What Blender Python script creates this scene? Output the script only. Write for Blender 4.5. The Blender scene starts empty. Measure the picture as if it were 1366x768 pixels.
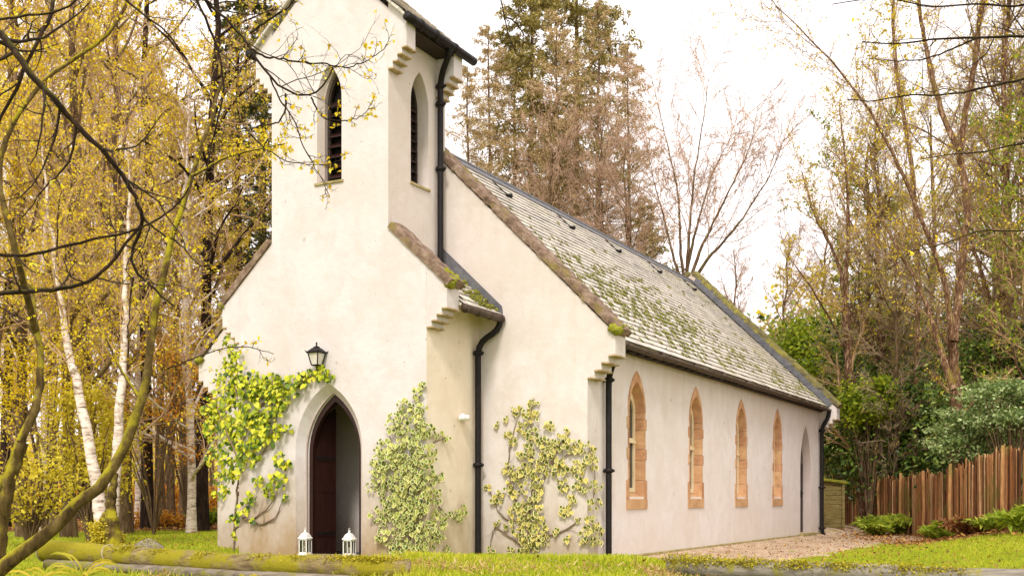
import bpy, bmesh, math, random
import numpy as np
from mathutils import Vector, Matrix
from mathutils.geometry import tessellate_polygon
rng = np.random.default_rng(7)
random.seed(7)
scene = bpy.context.scene
COL = scene.collection
R_ = math.radians

# ---------------------------------------------------------------- frame of reference
FPX, CX, HY, EYE = 1497.0, 683.0, 663.5, 1.0
OX, OY = -2.24426, 19.91240            # middle of the nave's front wall on the ground
UX, UY = 0.46764, 0.88391              # direction into the nave
ROT = math.atan2(-UX, UY)

def at(px, py, Y):
    return np.array([(px - CX) / FPX * Y, Y, EYE + (HY - py) / FPX * Y])
def l2w(x, y, z=0.0):
    return np.array([OX + x * UY + y * UX, OY - x * UX + y * UY, z])
def w2l(X, Y):
    dx, dy = X - OX, Y - OY
    return dx * UY - dy * UX, dx * UX + dy * UY
def sstep(a, b, x):
    t = np.clip((x - a) / (b - a), 0, 1)
    return t * t * (3 - 2 * t)
def hgt(X, Y):
    X = np.asarray(X, float); Y = np.asarray(Y, float)
    lx, ly = w2l(X, Y)
    z = 0.03 * np.ones_like(X + Y)
    z = z - 0.16 * sstep(3.6, 4.3, lx) * sstep(-3.0, 1.5, ly)
    z = z + 0.50 * sstep(6.6, 10.5, lx) * sstep(14.5, 25, Y)
    z = z - 0.75 * sstep(11.6, 8.0, Y)
    bx = sstep(-2.6, -1.4, X) * sstep(2.4, 1.4, X)
    z = z + (0.07 + 0.15 * bx) * np.exp(-((Y - 13.7) / 1.0) ** 2)
    z = z + 0.035 * np.sin(X * 0.9 + 1.3) * np.sin(Y * 0.7) * sstep(5.5, 9, np.hypot(lx, np.clip(ly - 8, -99, 0) + 0 * lx) + np.abs(lx) * 0.3)
    z = z + sstep(60, 130, Y) * 6.5 - 0.10 * sstep(30, 60, Y)
    return z

# ---------------------------------------------------------------- tags
def tag(o, label=None, cat=None, group=None, kind=None):
    if label: o['label'] = label
    if cat: o['category'] = cat
    if group: o['group'] = group
    if kind: o['kind'] = kind
    return o
def empty(name, loc, rz=0.0, label=None, cat=None, group=None):
    o = bpy.data.objects.new(name, None); COL.objects.link(o)
    o.location = loc; o.rotation_euler = (0, 0, rz); o.empty_display_size = 0.2
    return tag(o, label, cat, group)
def copy_tree(root, parent=None):
    kids = [o for o in COL.objects if o.parent == root]
    c = root.copy(); COL.objects.link(c)
    if parent: c.parent = parent
    for k in kids: copy_tree(k, c)
    return c

# ---------------------------------------------------------------- materials
def newmat(name):
    m = bpy.data.materials.new(name); m.use_nodes = True
    nt = m.node_tree; nt.nodes.clear()
    out = nt.nodes.new('ShaderNodeOutputMaterial')
    return m, nt, out
def N(nt, typ, **kw):
    n = nt.nodes.new(typ)
    for k, v in kw.items():
        if k.startswith('i_'):
            n.inputs[k[2:].replace('_', ' ')].default_value = v
        else:
            setattr(n, k, v)
    return n
def ramp(nt, fac, stops, interp='LINEAR'):
    r = nt.nodes.new('ShaderNodeValToRGB'); r.color_ramp.interpolation = interp
    e = r.color_ramp.elements
    while len(e) < len(stops): e.new(0.5)
    for i, (p, c) in enumerate(stops):
        e[i].position = p; e[i].color = (c[0], c[1], c[2], 1) if len(c) == 3 else c
    nt.links.new(fac, r.inputs['Fac'])
    return r.outputs['Color']
def noise(nt, vec, scale, detail=4, rough=0.55, out='Fac', dist=0.0):
    n = N(nt, 'ShaderNodeTexNoise'); n.inputs['Scale'].default_value = scale
    n.inputs['Detail'].default_value = detail; n.inputs['Roughness'].default_value = rough
    n.inputs['Distortion'].default_value = dist
    nt.links.new(vec, n.inputs['Vector']); return n.outputs[out]
def mixc(nt, fac, a, b, mode='MIX'):
    m = nt.nodes.new('ShaderNodeMix'); m.data_type = 'RGBA'; m.blend_type = mode
    if isinstance(fac, (int, float)): m.inputs[0].default_value = fac
    else: nt.links.new(fac, m.inputs[0])
    for s, i in ((a, 6), (b, 7)):
        if isinstance(s, tuple): m.inputs[i].default_value = (s[0], s[1], s[2], 1)
        else: nt.links.new(s, m.inputs[i])
    return m.outputs[2]
def mathn(nt, op, a, b=None, clamp=False):
    m = nt.nodes.new('ShaderNodeMath'); m.operation = op; m.use_clamp = clamp
    for i, s in enumerate((a, b)):
        if s is None: continue
        if isinstance(s, (int, float)): m.inputs[i].default_value = s
        else: nt.links.new(s, m.inputs[i])
    return m.outputs[0]
def mapped(nt, scale=(1, 1, 1), coord='Object', rot=(0, 0, 0)):
    tc = nt.nodes.new('ShaderNodeTexCoord'); mp = nt.nodes.new('ShaderNodeMapping')
    mp.inputs['Scale'].default_value = scale; mp.inputs['Rotation'].default_value = rot
    nt.links.new(tc.outputs[coord], mp.inputs['Vector']); return mp.outputs['Vector']
def sep(nt, vec):
    s = nt.nodes.new('ShaderNodeSeparateXYZ'); nt.links.new(vec, s.inputs[0]); return s.outputs
def finish(nt, out, color, rough=0.8, bump=None, bstr=0.3, bdist=0.02, metal=0.0, spec=0.3):
    p = nt.nodes.new('ShaderNodeBsdfPrincipled')
    if isinstance(color, tuple): p.inputs['Base Color'].default_value = (*color, 1)
    else: nt.links.new(color, p.inputs['Base Color'])
    p.inputs['Roughness'].default_value = rough; p.inputs['Metallic'].default_value = metal
    p.inputs['Specular IOR Level'].default_value = spec
    if bump is not None:
        b = nt.nodes.new('ShaderNodeBump'); b.inputs['Strength'].default_value = bstr
        b.inputs['Distance'].default_value = bdist
        nt.links.new(bump, b.inputs['Height']); nt.links.new(b.outputs[0], p.inputs['Normal'])
    nt.links.new(p.outputs[0], out.inputs[0]); return p
def simple(name, c1, c2, scale=8, rough=0.7, bstr=0.3, stretch=(1, 1, 1), metal=0.0, spec=0.3, bdist=0.01, c3=None):
    m, nt, out = newmat(name); v = mapped(nt, stretch)
    f = noise(nt, v, scale, 6, 0.6)
    st = [(0.3, c1), (0.7, c2)] if c3 is None else [(0.28, c1), (0.5, c2), (0.72, c3)]
    finish(nt, out, ramp(nt, f, st), rough, noise(nt, v, scale * 4, 4), bstr, bdist, metal, spec)
    return m
def leafmat(name, stops, transl=0.35, rough=0.6, edge=None):
    m, nt, out = newmat(name)
    a = N(nt, 'ShaderNodeAttribute', attribute_name='rnd')
    c = ramp(nt, a.outputs['Fac'], stops)
    if edge:
        e = N(nt, 'ShaderNodeAttribute', attribute_name='edge')
        nz = noise(nt, mapped(nt), 60, 2)
        f = mathn(nt, 'ADD', e.outputs['Fac'], mathn(nt, 'MULTIPLY', mathn(nt, 'SUBTRACT', nz, 0.5), 0.5))
        f2 = ramp(nt, f, [(0.70, (0, 0, 0)), (0.82, (1, 1, 1))])
        c = mixc(nt, f2, c, edge)
    d = nt.nodes.new('ShaderNodeBsdfPrincipled'); d.inputs['Roughness'].default_value = rough
    d.inputs['Specular IOR Level'].default_value = 0.25
    nt.links.new(c, d.inputs['Base Color'])
    t = nt.nodes.new('ShaderNodeBsdfTranslucent'); nt.links.new(c, t.inputs['Color'])
    mx = nt.nodes.new('ShaderNodeMixShader'); mx.inputs[0].default_value = transl
    nt.links.new(d.outputs[0], mx.inputs[1]); nt.links.new(t.outputs[0], mx.inputs[2])
    nt.links.new(mx.outputs[0], out.inputs[0]); return m

def wall_material(name, base, stain, lowdirt=0.6, low=1.0, streak=0.35, streakcol=None, topbrown=None):
    m, nt, out = newmat(name)
    v = mapped(nt); s = sep(nt, v)
    big = noise(nt, v, 0.55, 5, 0.6)
    c = mixc(nt, ramp(nt, big, [(0.36, (0, 0, 0)), (0.70, (0.75, 0.75, 0.75))]), base, tuple(x * y for x, y in zip(base, (0.90, 0.84, 0.76))))
    mo = noise(nt, v, 2.3, 7, 0.7, dist=0.6)
    c = mixc(nt, ramp(nt, mo, [(0.42, (0, 0, 0)), (0.62, (0.55,) * 3)]), c, tuple(x * y for x, y in zip(base, (0.85, 0.805, 0.75))))
    mo2 = noise(nt, v, 0.9, 7, 0.75, dist=1.0)
    c = mixc(nt, ramp(nt, mo2, [(0.56, (0, 0, 0)), (0.66, (0.5,) * 3)]), c, tuple(min(.8, x * y) for x, y in zip(base, (1.06, 1.05, 1.05))))
    # vertical run-off streaks
    vs = mapped(nt, (2.0, 2.0, 0.34))
    st = noise(nt, vs, 1.7, 5, 0.65)
    stm = ramp(nt, st, [(0.52, (0, 0, 0)), (0.75, (streak, streak, streak))])
    c = mixc(nt, stm, c, streakcol or tuple(x * y for x, y in zip(base, (0.78, 0.70, 0.60))))
    vs2 = mapped(nt, (5.0, 5.0, 0.6))
    st2 = noise(nt, vs2, 1.5, 4, 0.6)
    c = mixc(nt, ramp(nt, st2, [(0.62, (0, 0, 0)), (0.84, (streak * .45,) * 3)]), c, tuple(x * y for x, y in zip(base, (0.72, 0.66, 0.58))))
    # damp splashed dirt near the ground
    nb = noise(nt, mapped(nt, (1.6, 1.6, .8)), 1.6, 6, 0.65)
    zz = mathn(nt, 'ADD', s['Z'], mathn(nt, 'MULTIPLY', mathn(nt, 'SUBTRACT', nb, 0.5), -2.6))
    lowm = mathn(nt, 'MULTIPLY', mathn(nt, 'SUBTRACT', 1.0, mathn(nt, 'DIVIDE', zz, low), True), lowdirt, True)
    c = mixc(nt, lowm, c, stain)
    if topbrown:      # weather marks below copings, browner tone below eaves, ragged lower edge
        z0, z1, amt = topbrown
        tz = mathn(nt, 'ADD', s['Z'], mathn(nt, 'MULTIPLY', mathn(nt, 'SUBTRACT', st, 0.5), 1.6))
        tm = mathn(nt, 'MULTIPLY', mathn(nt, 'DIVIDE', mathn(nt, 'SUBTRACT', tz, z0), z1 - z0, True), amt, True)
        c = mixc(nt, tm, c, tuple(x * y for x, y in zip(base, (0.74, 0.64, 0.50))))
    sp = noise(nt, v, 7.0, 2, 0.5)
    c = mixc(nt, ramp(nt, sp, [(0.735, (0, 0, 0)), (0.76, (0.45,) * 3)]), c, (0.28, 0.22, 0.16))
    fine = noise(nt, v, 60, 4, 0.6); med = noise(nt, v, 6, 4, 0.6)
    h = mathn(nt, 'ADD', mathn(nt, 'MULTIPLY', fine, 0.35), med)
    finish(nt, out, c, 0.88, h, 0.45, 0.02, spec=0.2)
    return m

M = {}
WB = (0.645, 0.602, 0.592)
M['render'] = wall_material('render_front', WB, (0.30, 0.175, 0.045), 0.80, 1.7, 0.20)
M['render_gable'] = wall_material('render_gable', (0.68, 0.625, 0.595), (0.30, 0.20, 0.10), 0.60, 1.0, 0.34, topbrown=(3.2, 7.6, 0.30))
M['render_side'] = wall_material('render_side', (0.73, 0.675, 0.65), (0.60, 0.54, 0.42), 0.25, 0.5, 0.18, topbrown=(2.5, 3.9, 0.75))
M['render_cream'] = wall_material('render_cream', (0.80, 0.70, 0.57), (0.34, 0.22, 0.09), 0.55, 1.0, 0.30)
M['inner'] = simple('inner_plaster_reveal_shade', (0.40, 0.33, 0.29), (0.48, 0.40, 0.36), 1.5, 0.9)
M['corbel'] = simple('stained_shaded_corbel_stone', (0.20, 0.13, 0.06), (0.40, 0.29, 0.16), 9, .95, .5, c3=(0.60, 0.50, 0.36))  # algae stain and underside shade of the kneeler steps, both in this colour
M['plinth'] = simple('plinth_stone', (0.16, 0.14, 0.05), (0.34, 0.27, 0.11), 3, 0.95, 0.6, c3=(0.44, 0.36, 0.20))
M['black'] = simple('painted_iron', (0.005, 0.004, 0.004), (0.016, 0.012, 0.011), 12, 0.55, 0.15, spec=0.22)
M['gutter'] = simple('old_gutter', (0.035, 0.022, 0.014), (0.10, 0.065, 0.04), 9, 0.6, 0.4)
M['lead'] = simple('lead_sheet', (0.085, 0.085, 0.095), (0.17, 0.165, 0.17), 6, 0.55, 0.4)
M['brownwood'] = simple('dark_door_wood', (0.016, 0.005, 0.004), (0.036, 0.011, 0.007), 5, 0.45, 0.35, (6, 6, .5))
M['dark'] = simple('dark_louvre_wood', (0.018, 0.012, 0.009), (0.045, 0.028, 0.018), 9, 0.7, 0.3)
M['creamwood'] = simple('cream_timber', (0.66, 0.52, 0.30), (0.76, 0.64, 0.42), 4, 0.55, 0.1)
M['white'] = simple('white_paint', (0.80, 0.77, 0.72), (0.84, 0.82, 0.78), 4, 0.5, 0.08)

def glassmat():
    m, nt, out = newmat('old_window_glass')
    v = mapped(nt)
    finish(nt, out, (0.03, 0.035, 0.035), 0.12, noise(nt, v, 5, 2), 0.08, 0.01, spec=0.7)
    return m
M['glass'] = glassmat()
def clearglass():
    m, nt, out = newmat('clear_lantern_glass')
    t = nt.nodes.new('ShaderNodeBsdfTransparent'); g = nt.nodes.new('ShaderNodeBsdfGlossy'); g.inputs['Roughness'].default_value = 0.05
    fr = nt.nodes.new('ShaderNodeFresnel'); mx = nt.nodes.new('ShaderNodeMixShader')
    nt.links.new(fr.outputs[0], mx.inputs[0]); nt.links.new(t.outputs[0], mx.inputs[1]); nt.links.new(g.outputs[0], mx.inputs[2])
    nt.links.new(mx.outputs[0], out.inputs[0]); return m
M['clear'] = clearglass()
M['frost'] = simple('seeded_glass', (0.58, 0.54, 0.46), (0.70, 0.66, 0.58), 10, 0.25, 0.1, spec=0.6)
M['wax'] = simple('wax', (0.75, 0.70, 0.58), (0.8, 0.76, 0.66), 10, 0.5, 0.05)

def coping_mat():
    m, nt, out = newmat('weathered_coping_stone'); v = mapped(nt)
    f = noise(nt, v, 7, 8, 0.7)
    c = ramp(nt, f, [(0.30, (0.085, 0.048, 0.028)), (0.5, (0.22, 0.145, 0.098)), (0.66, (0.36, 0.26, 0.19)), (0.8, (0.50, 0.43, 0.34))])
    g = noise(nt, v, 1.8, 6, 0.7)
    c = mixc(nt, ramp(nt, g, [(0.54, (0, 0, 0)), (0.66, (0.8,) * 3)]), c, (0.24, 0.19, 0.03))
    finish(nt, out, c, 0.95, noise(nt, v, 22, 8, 0.75), 0.9, 0.03)
    return m
M['coping'] = coping_mat()
def mossy_coping():
    m, nt, out = newmat('mossy_coping_stone'); v = mapped(nt)
    f = noise(nt, v, 4, 8, 0.7)
    c = ramp(nt, f, [(0.32, (0.10, 0.085, 0.05)), (0.50, (0.20, 0.17, 0.06)), (0.68, (0.36, 0.32, 0.04)), (0.85, (0.30, 0.27, 0.12))])
    finish(nt, out, c, 0.95, noise(nt, v, 22, 8, 0.75), 0.9, 0.03)
    return m
M['copingmoss'] = mossy_coping()
M['moss'] = simple('moss_cushion', (0.10, 0.11, 0.012), (0.24, 0.24, 0.02), 14, 0.95, 0.9, c3=(0.36, 0.30, 0.03))
M['mossdark'] = simple('moss_on_slate', (0.06, 0.065, 0.012), (0.15, 0.15, 0.02), 20, 0.95, 0.8, c3=(0.30, 0.27, 0.04))
def slatemat():
    m, nt, out = newmat('roof_slate')
    uv = N(nt, 'ShaderNodeUVMap', uv_map='uv')
    br = N(nt, 'ShaderNodeTexBrick'); br.offset = 0.5
    nt.links.new(uv.outputs[0], br.inputs['Vector'])
    br.inputs['Scale'].default_value = 1.0; br.inputs['Brick Width'].default_value = 0.34; br.inputs['Row Height'].default_value = 0.185
    br.inputs['Mortar Size'].default_value = 0.006; br.inputs['Bias'].default_value = 0.0
    br.inputs['Color1'].default_value = (0.50, 0.465, 0.40, 1); br.inputs['Color2'].default_value = (0.76, 0.71, 0.62, 1)
    br.inputs['Mortar'].default_value = (0.12, 0.11, 0.09, 1)
    v = mapped(nt); n = noise(nt, v, 9, 7, 0.7)
    c = mixc(nt, 0.8, br.outputs['Color'], ramp(nt, n, [(0.32, (0.52, 0.48, 0.42)), (0.62, (1.0, 0.98, 0.94))]), 'MULTIPLY')
    g = noise(nt, v, 0.9, 6, 0.7); s = sep(nt, v)
    # lichen, thicker towards the damp far end of the roof
    gm = mathn(nt, 'ADD', g, mathn(nt, 'MULTIPLY', mathn(nt, 'SUBTRACT', s['Y'], 8.0), 0.010))
    c = mixc(nt, ramp(nt, gm, [(0.55, (0, 0, 0)), (0.78, (0.75,) * 3)]), c, (0.36, 0.33, 0.10))
    g2 = noise(nt, v, 3.2, 6, 0.75)
    c = mixc(nt, ramp(nt, g2, [(0.60, (0, 0, 0)), (0.7, (0.7,) * 3)]), c, (0.30, 0.29, 0.15))
    finish(nt, out, c, 0.45, n, 0.35, 0.01, spec=0.5)
    return m
M['slate'] = slatemat()
def sandstone():
    m, nt, out = newmat('red_sandstone'); v = mapped(nt)
    f = noise(nt, v, 5, 6, 0.65)
    g = noise(nt, mapped(nt, (1, 1, 1)), 1.7, 2)
    c = ramp(nt, f, [(0.3, (0.34, 0.18, 0.10)), (0.5, (0.52, 0.285, 0.145)), (0.72, (0.62, 0.39, 0.23))])
    c = mixc(nt, ramp(nt, g, [(0.45, (0, 0, 0)), (0.62, (0.5,) * 3)]), c, (0.48, 0.25, 0.13))
    a = N(nt, 'ShaderNodeAttribute', attribute_name='rnd')
    c = mixc(nt, 1.0, c, ramp(nt, a.outputs['Fac'], [(0.0, (0.82, 0.72, 0.66)), (0.5, (1, 1, 1)), (1.0, (1.0, 1.08, 1.0))]), 'MULTIPLY')
    finish(nt, out, c, 0.9, noise(nt, v, 40, 5), 0.4, 0.01)
    return m
M['sandstone'] = sandstone()

# ---------------------------------------------------------------- mesh helpers
def obj_from(name, verts, faces, mat, parent=None, smooth=False, loc=None, rz=None):
    me = bpy.data.meshes.new(name); me.from_pydata([tuple(map(float, v)) for v in verts], [], [tuple(f) for f in faces])
    me.materials.append(mat)
    if smooth: me.shade_smooth()
    me.update()
    o = bpy.data.objects.new(name, me); COL.objects.link(o)
    if parent: o.parent = parent
    if loc is not None: o.location = loc
    if rz is not None: o.rotation_euler = (0, 0, rz)
    return o

class MB:
    def __init__(s): s.v = []; s.f = []; s.attr = []
    def add(s, vs, fs, a=0.5):
        b = len(s.v); s.v += [tuple(map(float, p)) for p in vs]; s.f += [tuple(i + b for i in f) for f in fs]; s.attr += [a] * len(vs)
    def box(s, x0, x1, y0, y1, z0, z1, a=0.5):
        s.add([(x, y, z) for x in (x0, x1) for y in (y0, y1) for z in (z0, z1)],
              [(0, 1, 3, 2), (4, 6, 7, 5), (0, 4, 5, 1), (2, 3, 7, 6), (0, 2, 6, 4), (1, 5, 7, 3)], a)
    def tube(s, pts, rad, n=10, cap=True, a=0.5):
        pts = [Vector(p) for p in pts]; rs = rad if isinstance(rad, (list, tuple)) else [rad] * len(pts)
        vs = []; ref = None
        for i, p in enumerate(pts):
            t = (pts[min(i + 1, len(pts) - 1)] - pts[max(i - 1, 0)]).normalized()
            if ref is None: ref = Vector((0, 0, 1)) if abs(t.z) < 0.9 else Vector((1, 0, 0))
            x = t.cross(ref).normalized(); y = t.cross(x).normalized(); ref = -y if False else ref
            if abs(t.dot(ref)) > 0.97: x = t.orthogonal().normalized(); y = t.cross(x)
            for k in range(n):
                q = 2 * math.pi * k / n
                vs.append(p + (x * math.cos(q) + y * math.sin(q)) * rs[i])
        fs = [(i * n + k, i * n + (k + 1) % n, (i + 1) * n + (k + 1) % n, (i + 1) * n + k) for i in range(len(pts) - 1) for k in range(n)]
        if cap: fs += [tuple(range(n)), tuple(range((len(pts) - 1) * n, len(pts) * n))]
        s.add(vs, fs, a)
    def lathe(s, prof, c=(0, 0, 0), n=16, a=0.5):
        vs = [(c[0] + r * math.cos(2 * math.pi * k / n), c[1] + r * math.sin(2 * math.pi * k / n), c[2] + z) for r, z in prof for k in range(n)]
        fs = [(i * n + k, i * n + (k + 1) % n, (i + 1) * n + (k + 1) % n, (i + 1) * n + k) for i in range(len(prof) - 1) for k in range(n)]
        s.add(vs, fs, a)
    def prism(s, poly, axis, d0, d1, holes=(), a=0.5):
        """poly in (u,z); axis 'y': u is x and it runs d0..d1 along y; axis 'x': u is y."""
        loops = [list(poly)] + [list(h) for h in holes]
        flat = [p for l in loops for p in l]
        tris = tessellate_polygon([[Vector((p[0], p[1], 0)) for p in l] for l in loops])
        mk = (lambda p, d: (p[0], d, p[1])) if axis == 'y' else (lambda p, d: (d, p[0], p[1]))
        n = len(flat); vs = [mk(p, d0) for p in flat] + [mk(p, d1) for p in flat]
        fs = [tuple(t) for t in tris] + [tuple(i + n for i in reversed(t)) for t in tris]
        b = 0
        for l in loops:
            k = len(l)
            fs += [(b + i, b + (i + 1) % k, b + (i + 1) % k + n, b + i + n) for i in range(k)]
            b += k
        s.add(vs, fs, a)
    def build(s, name, mat, parent=None, smooth=False, bevel=0, **kw):
        o = obj_from(name, s.v, s.f, mat, parent, smooth, **kw)
        bm = bmesh.new(); bm.from_mesh(o.data); bmesh.ops.recalc_face_normals(bm, faces=bm.faces)
        if bevel:
            es = [e for e in bm.edges if len(e.link_faces) == 2 and e.calc_face_angle(0) > 0.6]
            bmesh.ops.bevel(bm, geom=es, offset=bevel, segments=2, profile=0.6, affect='EDGES', clamp_overlap=True)
        bm.to_mesh(o.data); bm.free()
        if not bevel and any(a != 0.5 for a in s.attr):
            at_ = o.data.attributes.new('rnd', 'FLOAT', 'POINT'); at_.data.foreach_set('value', s.attr)
        elif bevel or True:
            if 'rnd' not in o.data.attributes:
                at_ = o.data.attributes.new('rnd', 'FLOAT', 'POINT'); at_.data.foreach_set('value', [0.5] * len(o.data.vertices))
        return o

def arch(w, z0, zs, za, c=0.0, n=9):
    """pointed arch outline, half width w, counter-clockwise from bottom left."""
    h = za - zs; r = (w * w + h * h) / (2 * w); a1 = math.atan2(h, r - w)
    right = [(c + (w - r) + r * math.cos(a1 * i / n), zs + r * math.sin(a1 * i / n)) for i in range(n)]
    left = [(2 * c - x, z) for x, z in reversed(right)]
    return [(c - w, z0), (c + w, z0)] + right + [(c, za)] + left if z0 < zs else right + [(c, za)] + left
def ring(mb, outer, inner, axis, d_out, d_in, a=0.5):
    """splayed reveal between two outlines with the same vertex count at two depths"""
    mk = (lambda p, d: (p[0], d, p[1])) if axis == 'y' else (lambda p, d: (d, p[0], p[1]))
    n = len(outer)
    mb.add([mk(p, d_out) for p in outer] + [mk(p, d_in) for p in inner],
           [(i, (i + 1) % n, (i + 1) % n + n, i + n) for i in range(n)], a)

def npmesh(name, V, F, mat, parent=None, smooth=False, attrs=None):
    """V (n,3), F (m,k) arrays"""
    me = bpy.data.meshes.new(name)
    V = np.ascontiguousarray(V, dtype=np.float32); groups = F if isinstance(F, list) else [F]
    groups = [np.asarray(g) for g in groups if len(g)]
    nl = sum(g.size for g in groups); npoly = sum(len(g) for g in groups)
    me.vertices.add(len(V)); me.vertices.foreach_set('co', V.ravel())
    me.loops.add(nl); me.loops.foreach_set('vertex_index', np.concatenate([g.ravel() for g in groups]).astype(np.int32))
    me.polygons.add(npoly)
    tot = np.concatenate([np.full(len(g), g.shape[1]) for g in groups]).astype(np.int32)
    st = np.concatenate([[0], np.cumsum(tot)[:-1]]).astype(np.int32)
    me.polygons.foreach_set('loop_start', st)
    try: me.polygons.foreach_set('loop_total', tot)
    except Exception: pass
    if smooth: me.polygons.foreach_set('use_smooth', np.ones(npoly, dtype=bool))
    for k, arr in (attrs or {}).items():
        a = me.attributes.new(k, 'FLOAT', 'POINT'); a.data.foreach_set('value', np.asarray(arr, dtype=np.float32))
    me.materials.append(mat); me.update(calc_edges=True); me.validate()
    o = bpy.data.objects.new(name, me); COL.objects.link(o)
    if parent: o.parent = parent
    return o

# ---------------------------------------------------------------- branches and leaves, all in arrays
def unit(v): return v / np.maximum(np.linalg.norm(v, axis=-1, keepdims=True), 1e-9)
class Tubes:
    def __init__(s): s.V = []; s.F = []; s.A = []; s.n = 0
    def add(s, P, Rr, sides=5, rough=0.0):
        P = np.asarray(P, float); Rr = np.asarray(Rr, float)
        if P.ndim == 2: P = P[None]; Rr = Rr[None]
        m, n, _ = P.shape
        if m == 0: return
        T = unit(np.gradient(P, axis=1))
        ref = np.where(np.abs(T[:, :1, 2:3]) > 0.8, np.array([1.0, 0.13, 0]), np.array([0.1, 0.05, 1.0]))
        Xv = unit(np.cross(T, np.broadcast_to(ref, T.shape))); Yv = np.cross(T, Xv)
        q = np.arange(sides) * 2 * np.pi / sides
        rr = Rr[:, :, None, None] * (1 + rough * rng.standard_normal((m, n, sides, 1)))
        V = P[:, :, None] + (Xv[:, :, None] * np.cos(q)[:, None] + Yv[:, :, None] * np.sin(q)[:, None]) * rr
        i = np.arange(n - 1)[:, None] * sides; k = np.arange(sides)[None]
        f = np.stack([i + k, i + (k + 1) % sides, i + sides + (k + 1) % sides, i + sides + k], -1).reshape(-1, 4)
        F = (f[None] + (np.arange(m) * n * sides)[:, None, None]).reshape(-1, 4) + s.n
        s.V.append(V.reshape(-1, 3)); s.F.append(F); s.n += m * n * sides
        s.A.append(np.repeat(rng.random(m), n * sides))
    def build(s, name, mat, parent=None):
        return npmesh(name, np.concatenate(s.V), np.concatenate(s.F), mat, parent, True, {'rnd': np.concatenate(s.A)})

def resample(pts, n):
    pts = np.asarray(pts, float); d = np.r_[0, np.cumsum(np.linalg.norm(np.diff(pts, axis=0), axis=1))]
    # Catmull-Rom style smoothing through dense linear + smoothing
    t = np.linspace(0, d[-1], n); out = np.stack([np.interp(t, d, pts[:, k]) for k in range(pts.shape[1])], 1)
    for _ in range(2):
        out[1:-1] = 0.25 * out[:-2] + 0.5 * out[1:-1] + 0.25 * out[2:]
    return out
def grow(P, Rr, k, t0=0.2, t1=1.0, ang=50, angsd=12, lenf=0.5, n=5, wob=0.15, trop=(0, 0, 0), rr=0.6, taper=0.5, lenarr=None, minr=0.003, flat=0.0, tip=0.3):
    m, npt, _ = P.shape
    Lp = np.linalg.norm(np.diff(P, axis=1), axis=2).sum(1)
    idx = np.repeat(np.arange(m), k)
    t = t0 + (t1 - t0) * ((np.tile(np.arange(k), m) + rng.random(m * k)) / k)
    x = np.clip(t, 0, 0.999) * (npt - 1); i0 = x.astype(int); fr = (x - i0)[:, None]
    pos = P[idx, i0] * (1 - fr) + P[idx, i0 + 1] * fr
    tan = unit(P[idx, i0 + 1] - P[idx, i0])
    rad = Rr[idx, i0] * (1 - fr[:, 0]) + Rr[idx, i0 + 1] * fr[:, 0]
    rv = rng.standard_normal((m * k, 3))
    if flat: rv[:, 2] *= (1 - flat)
    perp = unit(rv - (rv * tan).sum(1, keepdims=True) * tan)
    a = np.radians(ang + angsd * rng.standard_normal(m * k))[:, None]
    d = np.cos(a) * tan + np.sin(a) * perp
    L = (Lp[idx] * lenf if lenarr is None else lenarr(t)) * (1 - taper * t) * rng.uniform(0.65, 1.2, m * k)
    Q = np.empty((m * k, n, 3)); Q[:, 0] = pos; tr = np.asarray(trop, float)
    for j in range(1, n):
        d = unit(d + wob * rng.standard_normal(d.shape) + tr)
        Q[:, j] = Q[:, j - 1] + d * (L / (n - 1))[:, None]
    r0 = np.maximum(rad * rr, minr)
    return Q, r0[:, None] * np.linspace(1, tip, n)[None]
def pts_on(P, num, jitter=0.05, t0=0.0):
    m, n, _ = P.shape; i = rng.integers(0, m, num); x = (t0 + (1 - t0) * rng.random(num)) * (n - 1.001); j = x.astype(int); f = (x - j)[:, None]
    return P[i, j] * (1 - f) + P[i, j + 1] * f + jitter * rng.standard_normal((num, 3)), unit(P[i, j + 1] - P[i, j])
RHOMB = (np.array([(0, 0, 0), (0.32, 0.45, 0.06), (0, 1, 0), (-0.32, 0.45, 0.06)]), np.array([(0, 1, 2, 3)]), [0, 0, 0, 0])
NEEDLE = (np.array([(-0.10, 0, 0), (0.10, 0, 0), (0.05, 1, 0), (-0.03, 1, 0)]), np.array([(0, 1, 2, 3)]), [0, 0, 0, 0])
HEART = (np.array([(0, 0.25, 0.0), (0, 0, -0.02), (0.30, -0.10, 0.05), (0.50, 0.18, 0.07), (0.36, 0.58, 0.05), (0, 1.05, -0.10), (-0.36, 0.58, 0.05), (-0.50, 0.18, 0.07), (-0.30, -0.10, 0.05)]),
         np.array([(0, 1, 2), (0, 2, 3), (0, 3, 4), (0, 4, 5), (0, 5, 6), (0, 6, 7), (0, 7, 8), (0, 8, 1)]), [0, .6, 1, 1, 1, 1, 1, 1, 1])
LOBED = (np.array([(0, 0.3, 0.03), (0, 0, 0), (0.42, -0.12, 0.05), (0.30, 0.20, 0.04), (0.55, 0.42, 0.02), (0.24, 0.55, 0.04), (0, 1.0, -0.06), (-0.24, 0.55, 0.04), (-0.55, 0.42, 0.02), (-0.30, 0.20, 0.04), (-0.42, -0.12, 0.05)]),
         np.array([(0, i, i + 1) for i in range(1, 10)] + [(0, 10, 1)]), [0] + [1] * 10)
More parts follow.
